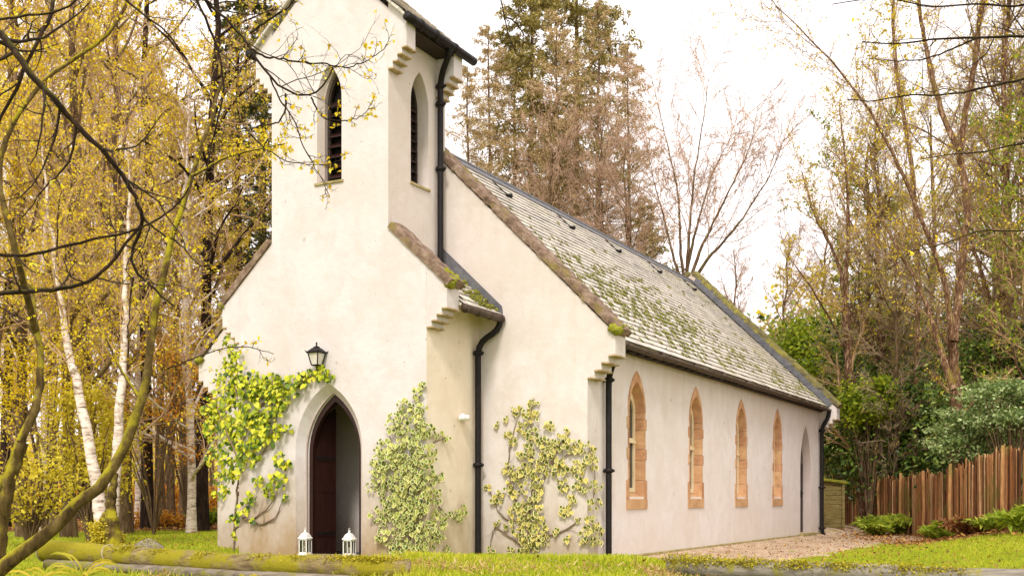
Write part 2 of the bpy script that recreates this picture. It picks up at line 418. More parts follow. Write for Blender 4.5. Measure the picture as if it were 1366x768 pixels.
def leaves(name, C, size, mat, parent=None, shape=RHOMB, nrm=None, up=None, nj=1.0, uj=1.0, rnd=None):
    m = len(C); sv, sf, se = shape; sv = np.asarray(sv)
    nn = rng.standard_normal((m, 3)) * nj + (0 if nrm is None else nrm); nn = unit(nn)
    uu = rng.standard_normal((m, 3)) * uj + (0 if up is None else up); uu = unit(uu - (uu * nn).sum(1, keepdims=True) * nn)
    xx = np.cross(uu, nn)
    s = np.broadcast_to(size, (m,))[:, None, None] if np.ndim(size) < 2 else size
    V = C[:, None] + (xx[:, None] * sv[None, :, 0:1] + uu[:, None] * sv[None, :, 1:2] + nn[:, None] * sv[None, :, 2:3]) * s
    F = (sf[None] + (np.arange(m) * len(sv))[:, None, None]).reshape(-1, sf.shape[1])
    r = rng.random(m) if rnd is None else rnd
    return npmesh(name, V.reshape(-1, 3), F, mat, parent, False, {'rnd': np.repeat(r, len(sv)), 'edge': np.tile(np.asarray(se, float), m)})
# ================================================================ THE CHAPEL
W2, PW, TW, PD = 3.915, 1.905, 1.185, -1.66
NL = 17.04                                # length of the nave
CH = empty('chapel', (OX, OY, 0), ROT, 'small cream rendered chapel with a narrow square bell tower, slate roof and pointed windows', 'chapel')
G0 = -0.25                                # everything starts below the ground

# ---- front of porch and tower, one flush wall
def steps(x0, z0, x1, z1, n, s=1):
    """stair of n corbel courses from the wall face outwards"""
    out = []
    for i in range(n):
        xa = x0 + (x1 - x0) * i / n; xb = x0 + (x1 - x0) * (i + 1) / n; z = z0 + (z1 - z0) * i / (n)
        out += [(s * xa, z), (s * xb, z)]
    return out
def corbel_shade_plates(x0, z0, x1, z1, s, ya, yb, n=4):  # thin dark plates added under each step to deepen its stained, shaded underside
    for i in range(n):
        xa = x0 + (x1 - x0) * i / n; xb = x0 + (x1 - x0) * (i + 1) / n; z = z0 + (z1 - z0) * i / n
        mb = MB(); mb.box(*sorted((s * (xa + .002), s * (xb + .016))), ya - .014, yb + .014, z - .030, z - .002); mb.build('corbel_shade_plate', M['corbel'], CH, bevel=.006)
ROOFS = 0.965
door_o = arch(0.675, 0.04, 1.80, 2.88); door_i = arch(0.545, 0.04, 1.74, 2.72)
bel_o = arch(0.25, 6.19, 7.55, 8.12, 0.02)
front = MB()
pw, tw = PW - .003, TW - .003
outline = [(-pw, G0), (pw, G0), (pw, 4.632), (tw, 5.296), (tw, 8.80), (0, 8.80 + TW * 0.92), (-tw, 8.80), (-tw, 5.296), (-pw, 4.632)]
front.prism(outline, 'y', PD, PD + 0.14, [door_o, bel_o])
front.build('front_wall', M['render'], CH)
front = MB()
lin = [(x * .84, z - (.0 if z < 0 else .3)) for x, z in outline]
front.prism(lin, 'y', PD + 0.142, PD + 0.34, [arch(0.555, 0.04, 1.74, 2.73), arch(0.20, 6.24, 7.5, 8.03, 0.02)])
front.build('front_wall_lining', M['inner'], CH)
mb = MB(); ring(mb, door_o, door_i, 'y', PD + 0.001, PD + 0.20); mb.build('door_reveal', M['render'], CH)

# porch side walls, kneelers
for s in (1, -1):
    mb = MB(); x0, x1 = sorted((s * (PW - 0.3), s * PW))
    mb.box(x0, x1, PD + 0.003, 0, G0, 4.30); mb.build('porch_side_wall', M['render_cream'], CH)
    mb = MB()
    poly = [(s * PW, 3.68)] + steps(PW, 3.68, 2.275, 4.05, 4, s)[1:] + [(s * 2.275, 3.68 + .37 * 3 / 4), (s * 2.275, 4.292), (s * PW, 4.632)]
    mb.prism(poly, 'y', PD, PD + 0.36); mb.build('kneeler', M['render'], CH, bevel=0.012); corbel_shade_plates(PW, 3.68, 2.275, 4.05, s, PD, PD + .36)
    # tower side walls
    mb = MB()
    if s == 1:
        mb.prism([(PD + 0.003, 4.0), (0.08, 4.0), (0.08, 8.78), (PD + 0.003, 8.78)], 'x', TW - 0.12, TW, [arch(0.275, 6.20, 7.52, 8.09, -0.73)])
        mb.build('tower_side_wall', M['render_gable'], CH)
        mb = MB(); mb.prism([(PD + 0.34, 4.0), (0.08, 4.0), (0.08, 8.78), (PD + 0.34, 8.78)], 'x', TW - 0.32, TW - 0.122, [arch(0.275, 6.20, 7.52, 8.09, -0.73)])
        mb.build('tower_wall_lining', M['render_gable'], CH)
    else:
        mb.box(-TW, -TW + 0.3, PD + 0.003, 0.08, 4.0, 8.78); mb.build('tower_side_wall', M['render_cream'], CH)
    # tower kneelers front and rear
    for ya, yb in ((PD, PD + 0.26), (-0.20, 0.08)):
        mb = MB()
        poly = [(s * TW, 7.85)] + steps(TW, 7.85, 1.53, 8.24, 4, s)[1:] + [(s * 1.53, 7.85 + .39 * 3 / 4), (s * 1.53, 8.60), (s * TW, 8.60 + (1.53 - TW) * 0.92)]
        mb.prism(poly, 'y', ya, yb); mb.build('kneeler', M['render'], CH, bevel=0.010); corbel_shade_plates(TW, 7.85, 1.53, 8.24, s, ya, yb)
mb = MB(); mb.prism([(-TW + 0.3, 4.0), (TW - 0.32, 4.0), (TW - .32, 8.79), (TW, 8.79), (0, 8.79 + TW * .92), (-TW, 8.79), (-TW + .3, 8.79)], 'y', -0.18, 0.078); mb.build('tower_rear_wall', M['render_gable'], CH)

# tower roof: slates on both pitches, projecting past the gables
def slated(name, x_ridge, z_ridge, x_eave, slope, y0, y1, parent, courses, thick=0.05, wob=0.004):
    """rows of slates, each course a sloping strip with its own butt edge"""
    L = math.hypot(x_eave - x_ridge, (x_eave - x_ridge) * slope); n = courses; vs = []; fs = []; uvs = []
    ex = (x_eave - x_ridge); sg = 1 if ex > 0 else -1; cs = abs(ex) / L; sn = abs(ex) * slope / L
    ny = max(2, int((y1 - y0) / 0.34)); ys = np.linspace(y0, y1, ny + 1)
    for i in range(n):
        d0 = L * (1 - (i + 1) / n); d1 = L * (1 - i / n)          # d measured from the ridge: d1 lower edge
        d0 = max(0, d0 - 0.02)
        jit = rng.normal(0, wob, ny)
        for k in range(ny):
            ya, yb = ys[k] + 0.002, ys[k + 1] - 0.002
            off = 0.5 * (ys[1] - ys[0]) if i % 2 else 0
            ya = min(max(ya + off, y0), y1); yb = min(max(yb + off, y0), y1)
            if yb - ya < 0.01: continue
            dl = d1 + jit[k]
            lift = 0.020 + abs(jit[k]) * 0.8
            b = len(vs)
            for d, h in ((d0, 0.0), (dl, lift), (dl, lift - 0.016)):
                for y in (ya, yb):
                    vs.append((x_ridge + sg * (d * cs + h * sn), y, z_ridge - d * sn + h * cs))
            fs += [(b, b + 1, b + 3, b + 2), (b + 2, b + 3, b + 5, b + 4)]
            uvs += [((yy) + off, L - dd) for dd in (d0, dl, dl) for yy in (ya, yb)]
    # the boarding below
    b = len(vs)
    for d, h in ((0, -0.012), (L - 0.03, -0.012), (L - 0.03, -thick), (0, -thick)):
        for y in (y0, y1): vs.append((x_ridge + sg * (d * cs + h * sn), y, z_ridge - d * sn + h * cs)); uvs.append((y, L - d))
    fs += [(b, b + 1, b + 3, b + 2), (b + 2, b + 3, b + 5, b + 4), (b + 4, b + 5, b + 7, b + 6), (b, b + 2, b + 4, b + 6), (b + 1, b + 7, b + 5, b + 3)]
    o = obj_from(name, vs, fs, M['slate'], parent)
    uv = o.data.uv_layers.new(name='uv')
    for lp in o.data.loops: uv.data[lp.index].uv = uvs[lp.vertex_index]
    return o
for s in (1, -1):
    slated('tower_roof', 0.0, 10.04, s * 1.60, 0.90, PD - 0.10, 0.30, CH, 11)
mb = MB(); mb.tube([(0, PD - 0.12, 10.07), (0, 0.32, 10.07)], 0.07, 8); mb.build('tower_ridge', M['lead'], CH)
for s in (1, -1):                           # soffit boards and gutters under the tower eaves
    mb = MB(); mb.box(*sorted((s * (TW + 0.004), s * 1.53)), PD + 0.262, -0.202, 8.47, 8.50); mb.build('soffit', M['dark'], CH)
    mb = MB(); pts = [(s * 1.60, y, 8.56) for y in np.linspace(PD - 0.10, 0.36, 9)]; mb.tube(pts, 0.075, 10)
    for y in (PD + 0.3, -0.9, -0.3): mb.tube([(s * 1.60, y - 0.03, 8.56), (s * 1.60, y + 0.03, 8.56)], 0.088, 10)
    mb.build('gutter', M['black'], CH, True)

# coping stones: rough slabs following a slope
def coping(name, xa, za, xb, zb, y0, y1, th, mat, parent, rough=0.004, n=26, mossy_end=True):
    d = Vector((xb - xa, 0, zb - za)); L = d.length; d.normalize(); nrm = Vector((-d.z, 0, d.x))
    if nrm.z < 0: nrm = -nrm
    vs = []; fs = []; ycs = [y0 - 0.04, y0 - 0.03, (y0 + y1) / 2, y1 + 0.03, y1 + 0.04]; prof = [(ycs[0], 0), (ycs[0], th * 0.55), (ycs[1], th * .8), (ycs[2], th), (ycs[3], th * .8), (ycs[4], th * 0.55), (ycs[4], 0)]
    k = len(prof)
    for i in range(n + 1):
        t = i / n
        for y, h in prof:
            j = rng.normal(0, rough, 3)
            sag = 0.012 if (i % 5 == 0) else 0
            p = Vector((xa, 0, za)) + d * (L * t) + nrm * (h - (sag if h > 0.05 else 0) + j[0]) ; vs.append((p.x + j[1] * .3, y + j[2] * .7, p.z))
    for i in range(n):
        for q in range(k):
            a, b = i * k + q, i * k + (q + 1) % k
            fs.append((a, b, b + k, a + k))
    fs += [tuple(range(k)), tuple(range(n * k, n * k + k))]
    o = obj_from(name, vs, fs, mat, parent)
    bm = bmesh.new(); bm.from_mesh(o.data); bmesh.ops.recalc_face_normals(bm, faces=bm.faces); bm.to_mesh(o.data); bm.free()
    return o
def cushion(mb, c, r, flat=0.6, n=9, rough=0.18):
    """one uneven moss cushion"""
    vs = []; fs = []; rows = 6
    for i in range(rows + 1):
        th = math.pi * i / rows
        for k in range(n):
            q = 2 * math.pi * k / n; rr = 1 + random.gauss(0, rough)
            vs.append((c[0] + r[0] * rr * math.sin(th) * math.cos(q), c[1] + r[1] * rr * math.sin(th) * math.sin(q), c[2] + r[2] * rr * math.cos(th)))
    fs = [(i * n + k, i * n + (k + 1) % n, (i + 1) * n + (k + 1) % n, (i + 1) * n + k) for i in range(rows) for k in range(n)]
    mb.add(vs, fs)
for s in (1, -1):
    coping('coping', s * 1.19, 5.30, s * 2.30, 4.28, PD, PD + 0.36, 0.15, M['coping'], CH, n=16)
    coping('coping', s * 0.02, 7.97, s * 4.44, 3.605, 0, 0.42, 0.14, M['coping'], CH, 0.006, n=90)
    coping('coping', s * 0.02, 7.90, s * 4.42, 3.62, NL - 0.42, NL, 0.15, M['copingmoss'], CH, 0.008, n=90)
mb = MB()
for s in (1, -1):
    for (x, z, y) in ((4.40, 3.68, 0.08), (4.36, 3.72, 0.28), (4.28, 3.80, 0.1), (2.30, 4.34, PD + .06), (2.27, 4.40, PD + .24), (2.20, 4.46, PD + .1)):
        for q in range(4):
            cushion(mb, (s * (x + random.gauss(0, .03)), y + random.gauss(0, .05), z + random.gauss(0, .02)), (0.09, 0.09, 0.07))
tag(mb.build('moss', M['moss'], CH, True), kind='stuff')

# ---- nave
gable = [(-W2, G0), (W2, G0), (W2, 2.94), (W2, 3.62 + (4.40 - W2) * .98), (0, 7.96), (-W2, 3.62 + (4.40 - W2) * .98), (-W2, 2.94)]
mb = MB(); mb.prism(gable, 'y', 0, 0.42, [arch(0.55, 0.04, 1.6, 2.4)]); mb.build('nave_front_wall', M['render_gable'], CH)
g2 = [(x, z - 0.05 if z > 0 else z) for x, z in gable]
mb = MB(); mb.prism(g2, 'y', NL - 0.42, NL); mb.build('nave_rear_wall', M['render_side'], CH)
for s in (1, -1):
    for ya, yb in ((0, 0.42), (NL - 0.42, NL)):
        mb = MB()
        poly = [(s * W2, 2.94)] + steps(W2, 2.94, 4.40, 3.40, 4, s)[1:] + [(s * 4.40, 2.94 + .46 * 3 / 4), (s * 4.40, 3.61), (s * W2, 3.61 + (4.40 - W2) * .98)]
        mb.prism(poly, 'y', ya, yb); mb.build('kneeler', M['render_gable'], CH, bevel=0.012); corbel_shade_plates(W2, 2.94, 4.40, 3.40, s, ya, yb)
WINY = [2.14, 5.40, 8.62, 11.82]; DY = 14.87
wl = [arch(0.40, 1.02, 2.45, 3.10, y) for y in WINY]
mb = MB(); mb.prism([(0.42, G0), (NL - 0.42, G0), (NL - 0.42, 3.64), (0.42, 3.64)], 'x', W2 - 0.40, W2, wl + [arch(0.62, -0.02, 1.75, 3.02, DY)])
mb.build('nave_side_wall', M['render_side'], CH)
mb = MB(); mb.box(-W2, -W2 + 0.4, 0.42, NL - 0.42, G0, 3.64); mb.build('nave_side_wall', M['render_side'], CH)
mb = MB(); mb.box(W2 + 0.002, W2 + 0.06, 0.95, DY - 0.78, G0, 0.0); mb.box(W2 + 0.002, W2 + 0.06, DY + .76, NL - 0.2, G0, 0.0)
mb.build('plinth', M['plinth'], CH, bevel=0.01)
mb = MB(); mb.box(W2 - 0.1, W2 + 0.12, DY - 0.76, DY + 0.74, G0, 0.02); mb.build('doorstep', M['plinth'], CH, bevel=0.015)
mb = MB(); mb.box(-0.72, 0.72, PD - 0.26, PD + 0.34, G0, 0.06); mb.build('doorstep', M['plinth'], CH, bevel=0.015)
mb = MB(); mb.box(-PW + .3, PW - .3, PD + .34, 0, -0.05, 0.03); mb.box(-W2 + .4, W2 - .4, .42, NL - .42, -0.05, 0.03); mb.build('floor_slab', M['lead'], CH)
mb = MB(); mb.box(-PW + .3, PW - .3, PD + .34, 0, 3.9, 4.0); mb.build('porch_ceiling', M['dark'], CH)

# roofs of the nave
ZR = 7.64; XE = 4.17
slated('nave_roof', 0, ZR, XE, 0.962, 0.40, NL - 0.40, CH, 30)
slated('nave_roof', 0, ZR, -XE, 0.962, 0.40, NL - 0.40, CH, 30)
mb = MB(); mb.tube([(0, y, ZR + 0.025) for y in np.linspace(0.42, NL - 0.42, 30)], 0.055, 8)
for s in (1, -1):
    mb.add([(s * 0.0, 0.42, ZR + .06), (s * 0.0, NL - .42, ZR + .06), (s * 0.16, NL - .42, ZR - .11), (s * 0.16, .42, ZR - .11), (s * 0.0, 0.42, ZR + .05), (s * 0.0, NL - .42, ZR + .05), (s * 0.16, NL - .42, ZR - .125), (s * 0.16, .42, ZR - .125)],
           [(0, 1, 2, 3), (4, 5, 6, 7), (2, 3, 7, 6)])
mb.build('ridge_capping', M['lead'], CH)
for s in (1,):                              # lead apron where the far gable stands above the slates
    d = Vector((XE, 0, -XE * 0.962)).normalized(); nn = Vector((-d.z, 0, d.x))
    for (ya, yb) in ((NL - 0.455, NL - 0.425), ):
        mb = MB(); a = Vector((0.05, 0, ZR - .02)); b = Vector((XE, 0, ZR - XE * .962))
        vs = [];
        for y in (ya, yb):
            vs += [a + nn * .0 + Vector((0, y, 0)), b + Vector((0, y, 0)), b + nn * .22 + Vector((0, y, 0)), a + nn * .22 + Vector((0, y, 0))]
        mb.add(vs, [(0, 1, 2, 3), (4, 7, 6, 5), (0, 4, 5, 1), (2, 6, 7, 3), (1, 5, 6, 2), (0, 3, 7, 4)])
        vs = []
        for h in (0.028, 0.034):
            for y in (NL - 0.62, NL - 0.45): vs += [a + nn * h + Vector((0, y, 0)), b + nn * h + Vector((0, y, 0))]
        mb.add(vs, [(0, 1, 3, 2), (4, 6, 7, 5), (0, 4, 5, 1), (2, 3, 7, 6)])
        mb.build('roof_flashing', M['lead'], CH)
for y in (3.5, 6.55, 9.3, 12.2, 15.1):      # iron roof hooks
    mb = MB()
    x = 0.62; z = ZR - x * .962 + .05
    mb.tube([(0.28, y - 0.10, ZR - .28 * .962 + .07), (0.45, y - 0.04, ZR - .45 * .962 + .05), (x, y, z)], 0.013, 6)
    mb.tube([(x - .03, y - .05, z + .015), (x + .015, y + .06, z + .025), (x + .02, y + .09, z + .015)], [0.032, 0.045, 0.03], 8)
    mb.build('roof_hook', M['black'], CH, True)
# moss growing on the slates, densest across the middle of the pitch
mb = MB()
def roofpt(y, d, h=0.02):
    L = math.hypot(1, .962); return (d / L + h * .962 / L, y, ZR - d * .962 / L + h / L)
cl = [(3.3, 4.2, .6, .5, 50), (4.6, 4.5, .8, .55, 70), (5.6, 3.9, .8, .6, 60), (6.8, 4.3, .9, .6, 55), (8.0, 3.6, 1.2, .7, 45), (2.6, 3.2, .6, .4, 24), (9.5, 4.2, 1.4, .7, 28), (4.2, 3.0, 1.2, .5, 16), (12, 3.4, 2.4, 1.3, 30), (13.5, 5.1, 1.6, .35, 45), (6, 2.4, 1.8, .4, 12), (11, 5.0, 2, .5, 16), (1.6, 4.7, .5, .6, 18), (2.2, 2.4, .6, .5, 10)]
CO = math.hypot(XE, XE * .962) / 30
for (cy, cd, sy, sd, n) in cl:
    for _ in range(int(n * 1.7)):
        y = random.gauss(cy, sy * 1.35); d = random.gauss(cd, sd * 1.3)
        d = round(d / CO) * CO - 0.012                       # sits against the butt edge of a course
        if not (0.6 < y < NL - .6 and .8 < d < 5.7): continue
        l = random.uniform(.03, .13); w = random.uniform(.012, .032)
        c = roofpt(y, d, .022); vs = []; n2 = 7
        for i in range(5):
            th = math.pi * i / 4
            for k in range(n2):
                q = 2 * math.pi * k / n2; rr = 1 + random.gauss(0, .2)
                a_, b_, h_ = l * rr * math.sin(th) * math.cos(q), w * rr * math.sin(th) * math.sin(q), .014 * math.cos(th) * rr
                p = roofpt(y + b_ * 1.0, d + a_ * .8, .022 + h_); vs.append(p)
        mb.add(vs, [(i * n2 + k, i * n2 + (k + 1) % n2, (i + 1) * n2 + (k + 1) % n2, (i + 1) * n2 + k) for i in range(4) for k in range(n2)])
tag(mb.build('roof_moss', M['mossdark'], CH, True), kind='stuff')

# porch roof
for s in (1, -1):
    mbx = slated('porch_roof', s * TW, 5.03, s * 2.36, 0.84, PD + 0.36, 0.0, CH, 8)
mb = MB()
for _ in range(70):
    t = random.random() ** .6; x = 1.3 + 1.0 * t; y = random.uniform(-1.25 + .8 * t * .6, -0.03) * (.9 if random.random() < .6 else 1)
    z = 5.03 - (x - TW) * .84 + .02
    cushion(mb, (x, y, z), (random.uniform(.03, .09), random.uniform(.02, .05), .03), n=7)
tag(mb.build('moss', M['mossdark'], CH, True), kind='stuff')
for s in (1, -1):
    mb = MB(); mb.prism([(s * 1.19, 5.02), (s * 2.35, 4.02), (s * 2.37, 4.10), (s * 2.35, 4.21), (s * 1.19, 5.30)], 'y', -0.022, -0.002); mb.build('wall_flashing', M['lead'], CH)
    mb = MB(); mb.tube([(s * 2.37, y, 3.98 - 0.01 * y) for y in np.linspace(-1.30, -0.03, 6)], 0.062, 10)
    for y in (-1.25, -.85, -.45, -.08): mb.tube([(s * 2.37, y - .02, 3.985), (s * 2.37, y + .02, 3.985)], 0.074, 10)
    mb.build('gutter', M['gutter'], CH, True)
# nave gutters with brackets
for s in (1, -1):
    mb = MB(); n = 40
    for i, y in enumerate(np.linspace(0.45, NL - .5, n)): pass
    pts = [(s * 4.20, y, 3.555 + .006 * math.sin(y * 2)) for y in np.linspace(0.44, NL - .44, n)]
    vs = []; fs = []
    q = 9
    for (x, y, z) in pts:
        for rad in (0.062, 0.052):
            for k in range(q):
                a = math.pi + math.pi * k / (q - 1); vs.append((x + rad * math.cos(a), y, z + rad * math.sin(a)))
    w = 2 * q
    for i in range(n - 1):
        for k in range(q - 1):
            a = i * w + k; fs.append((a, a + 1, a + 1 + w, a + w)); b = a + q; fs.append((b, b + w, b + 1 + w, b + 1))
        fs.append((i * w, i * w + w, i * w + w + q, i * w + q)); fs.append((i * w + q - 1, i * w + 2 * q - 1, i * w + 2 * q - 1 + w, i * w + q - 1 + w))
    mb.add(vs, fs)
    for y in np.arange(0.9, NL - .5, 1.83): mb.tube([(s * 4.20, y - .03, 3.553), (s * 4.20, y + .03, 3.553)], 0.072, 10)
    mb.build('gutter', M['gutter'], CH, True)
    mb = MB(); mb.box(*sorted((s * (W2 + .002), s * (W2 + .09))), .43, NL - .43, 3.50, 3.62)
    for y in np.arange(0.7, NL - .5, 0.42): mb.box(*sorted((s * (W2 + .09), s * 4.15)), y - .03, y + .03, 3.50, 3.56)
    mb.build('eaves_board', M['dark'], CH)
# downpipes
def pipe(pts, r, collars, name='downpipe', foot=None):
    mb = MB(); P = resample(pts, max(8, len(pts) * 5)); mb.tube([tuple(p) for p in P], r, 12)
    for c in collars: mb.tube([(c[0], c[1], c[2] - .035), (c[0], c[1], c[2] + .035)], r * 1.45, 12); mb.box(c[0] - r * 1.9, c[0] + r * 1.9, c[1] - r * .5, c[1] + r * .5, c[2] - .02, c[2] + .02)
    return mb.build(name, M['black'], CH, True)
x = TW + .085; pipe([(x, -.21, 4.95), (x, -.21, 7.0), (x, -.21, 8.02), (x, -.21, 8.08), (x + .10, -.30, 8.24), (x + .30, -.42, 8.40), (1.58, -.42, 8.47), (1.60, -.42, 8.56)], .052, [(x, -.21, 8.0), (x, -.21, 6.6), (x, -.21, 7.7)])
x = PW + .085; pipe([(x, -.18, -.1), (x, -.18, 2.0), (x, -.18, 3.45), (x, -.18, 3.56), (x + .12, -.15, 3.68), (x + .32, -.10, 3.76), (2.37, -.09, 3.82), (2.37, -.09, 3.98)], .052, [(x, -.18, 3.42), (x, -.18, 1.55)])
x = W2 + .09; pipe([(x, .66, -.15), (x, .66, 1.5), (x, .66, 2.9), (x, .66, 3.0), (x + .08, .58, 3.14), (x + .2, .52, 3.3), (4.2, .5, 3.42), (4.2, .5, 3.55)], .052, [(x, .66, 2.95), (x, .66, 1.45)])
x = W2 + .09; pipe([(x + .05, NL - .56, -.10), (x, NL - .56, 0.02), (x, NL - .56, 1.5), (x, NL - .56, 2.9), (x, NL - .56, 3.05), (x + .1, NL - .52, 3.2), (4.2, NL - .47, 3.4), (4.2, NL - .47, 3.55)], .058, [(x, NL - .56, 2.95), (x, NL - .56, 1.3), (x, NL - .56, .12)])

# ---- belfry windows
def louvres(c, w, z0, zs, za, axis, depth, name='belfry_window'):
    mb = MB(); a = arch(w, z0, zs, za, c); ai = arch(w - .05, z0 + .05, zs, za - .10, c)
    mb.prism(a, axis, depth - .03, depth + .03, [ai]); f = mb.build(name, M['dark'], CH)
    mb = MB()
    for z in np.arange(z0 + .12, zs + .15, .17):
        if axis == 'y': mb.add([(c - w + .03, depth - .05, z - .05), (c + w - .03, depth - .05, z - .05), (c + w - .03, depth + .07, z + .05), (c - w + .03, depth + .07, z + .05), (c - w + .03, depth - .05, z - .035), (c + w - .03, depth - .05, z - .035), (c + w - .03, depth + .07, z + .065), (c - w + .03, depth + .07, z + .065)], [(0, 1, 2, 3), (4, 7, 6, 5), (0, 4, 5, 1), (2, 6, 7, 3), (1, 5, 6, 2), (0, 3, 7, 4)])
        else: mb.box(depth - .05, depth + .05, c - w + .03, c + w - .03, z - .01, z + .01)
    mb.build('louvre', M['brownwood'], f)
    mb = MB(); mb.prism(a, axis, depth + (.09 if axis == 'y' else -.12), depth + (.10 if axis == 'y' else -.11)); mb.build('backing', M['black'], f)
louvres(0.02, 0.20, 6.23, 7.5, 8.04, 'y', PD + 0.25)
ring_ = MB(); ring(ring_, arch(0.25, 6.19, 7.55, 8.12, 0.02), arch(0.20, 6.23, 7.5, 8.04, 0.02), 'y', PD + .001, PD + 0.20); ring_.build('window_reveal', M['render_gable'], CH)
louvres(-0.73, 0.275, 6.20, 7.52, 8.09, 'x', TW - 0.25)
mb = MB(); mb.box(-.27, .31, PD - .03, PD + .05, 6.15, 6.185); mb.build('window_sill', M['plinth'], CH)
mb = MB(); mb.box(TW - .05, TW + .03, -1.03, -.43, 6.16, 6.195); mb.build('window_sill', M['plinth'], CH)

# ---- nave windows with toothed sandstone surrounds
def nave_window(c):
    root = empty('window', (0, 0, 0)); root.parent = CH
    mb = MB(); xo = W2 + 0.012
    
    # jamb stones alternate long and short
    z = 0.98; i = 0
    hs = [0.34, 0.36, 0.20, 0.34, 0.20, 0.12] ; wid = [0.495, 0.415, 0.47, 0.415, 0.47, 0.415]
    for h, w in zip(hs, wid):
        for s in (1, -1):
            y0, y1 = sorted((c + s * 0.365, c + s * w)); g = .004
            mb.box(W2 - .04, xo + (0.004 if w > .5 else 0), y0, y1, z + g, z + h - g, random.random())
        z += h
    zs = z
    # arch voussoirs
    ro = arch(0.425, zs - .001, zs, 3.26, c, 10)[2:]; ri = arch(0.365, zs - .001, zs, 3.06, c, 10)[2:]
    nv = len(ro)
    for a0 in range(0, nv - 1):
        vo = [ro[a0], ro[a0 + 1], ri[a0 + 1], ri[a0]]; col = [.35, .6, .5, .8][(a0 // 2) % 4]
        mb.add([(W2 - .04, p[0], p[1]) for p in vo] + [(xo, p[0], p[1]) for p in vo], [(0, 1, 2, 3), (7, 6, 5, 4), (0, 4, 5, 1), (1, 5, 6, 2), (2, 6, 7, 3), (3, 7, 4, 0)], col)
    # sill
    mb.add([(W2 - .04, c - .49, .80), (xo + .01, c - .49, .80), (xo + .01, c - .49, .975), (W2 - .04, c - .49, .975)] + [(W2 - .04, c + .49, .80), (xo + .01, c + .49, .80), (xo + .01, c + .49, .975), (W2 - .04, c + .49, .975)],
           [(0, 1, 2, 3), (7, 6, 5, 4), (0, 4, 5, 1), (1, 5, 6, 2), (2, 6, 7, 3), (3, 7, 4, 0)], .9)
    mb.build('stone_surround', M['sandstone'], root)
    # splayed reveal in blocks
    mb = MB(); n = 0
    oo = arch(0.345, .98, zs, 3.00, c, 10); jo = [(c + .345, zz) for zz in np.cumsum([.98] + hs)]
    def quad(y0, z0, y1, z1, y2, z2, y3, z3, col): mb.add([(xo - .003, y0, z0), (xo - .003, y1, z1), (W2 - .22, y2, z2), (W2 - .22, y3, z3)], [(0, 1, 2, 3)], col)
    zc = .98
    for i, h in enumerate(hs):
        for s in (1, -1): quad(c + s * .365, zc, c + s * .365, zc + h - .006, c + s * .30, zc + h - .006, c + s * .30, zc, [.6, .75, .3, .85, .3, .6][i])
        zc += h
    r2 = arch(0.30, zs - .001, zs, 2.93, c, 10)[2:]
    for a0 in range(nv - 1): quad(*ri[a0], *ri[a0 + 1], *r2[a0 + 1], *r2[a0], [.35, .6, .5, .8][(a0 // 2) % 4])
    quad(c - .365, .975, c + .365, .975, c + .30, 1.14, c - .30, 1.14, 1.0)
    o = mb.build('stone_reveal', M['sandstone'], root)
    # timber casement
    mb = MB(); xf = W2 - .18
    mb.prism(arch(.315, 1.10, zs, 2.95, c, 10), 'x', xf - .03, xf + .03, [arch(.235, 1.18, zs, 2.80, c, 10)]);
    mb.box(xf - .028, xf + .028, c - .232, c + .232, 2.02, 2.07); mb.box(xf - .022, xf + .022, c - .015, c + .015, 1.18, 2.70)
    mb.box(xf + .03, xf + .055, c - .29, c + .29, 1.98, 2.03)
    fr = mb.build('window_frame', M['creamwood'], root)
    mb = MB(); mb.prism(arch(.24, 1.14, zs, 2.82, c, 10), 'x', xf - .008, xf + .002); mb.build('pane', M['glass'], fr)
for c in WINY: nave_window(c)

# ---- side door at the far end
mb = MB(); ring(mb, arch(.62, -.02, 1.75, 3.02, DY), arch(.55, .02, 1.72, 2.90, DY), 'x', W2 + .001, W2 - .20); mb.build('door_reveal', M['inner'], CH)  # darker plaster carries the shade of this recess in its colour
sd = MB()
for i in range(8):
    y0 = DY - .54 + i * .135; yc = abs(y0 + .0675 - DY)
    h = .55; rr = (h * h + 1.18 ** 2) / (2 * h); zt = 1.72 + math.sqrt(max(rr * rr - (yc + .06 + rr - h) ** 2, 0))
    sd.box(W2 - .26, W2 - .21, y0 + .003, y0 + .132, .02, zt)
d = sd.build('door', M['brownwood'], CH)
mb = MB(); mb.box(W2 - .205, W2 - .185, DY + .30, DY + .38, 1.0, 1.2); mb.tube([(W2 - .185, DY + .34, 1.12), (W2 - .14, DY + .34, 1.12), (W2 - .14, DY + .22, 1.12)], .012, 8); mb.build('door_handle', M['black'], d)

# ---- front door: dark pointed frame with two leaves standing open
mb = MB(); mb.prism(door_i, 'y', PD + .20, PD + .30, [arch(.475, .0401, 1.72, 2.60)]); mb.build('door_frame', M['brownwood'], CH)
def leaf(side):
    root = empty('door', (side * .475, PD + .28, 0)); root.parent = CH
    mb = MB(); n = 4; w = .43
    for i in range(n):
        x0 = i * w / n; xm = .44 - (x0 + w / n / 2); h = .44; zr = .83; rr = (h * h + zr * zr) / (2 * h)
        def zt(xx): return 1.70 + math.sqrt(max(rr * rr - (xx + rr - h) ** 2, 0))
        xa, xb = .44 - x0, .44 - x0 - w / n
        poly = [(-(x0), .05), (-(x0 + w / n) + .003, .05), (-(x0 + w / n) + .003, zt(max(xb, 0))), (-(x0), zt(xa))]
        mb.prism([(side * p[0], p[1]) for p in poly], 'y', 0, .05)
    for z in (.35, 1.1, 1.62): mb.box(*sorted((-side * .02, -side * (w - .03))), -.012, -.001, z, z + .1)
    m = mb.build('boards', M['brownwood'], root)
    mb = MB()
    for z in (.38, 1.65):
        mb = MB(); mb.box(*sorted((-side * .0, -side * .38)), -.02, -.013, z, z + .045); mb.build('strap_hinge', M['black'], root)
    return root
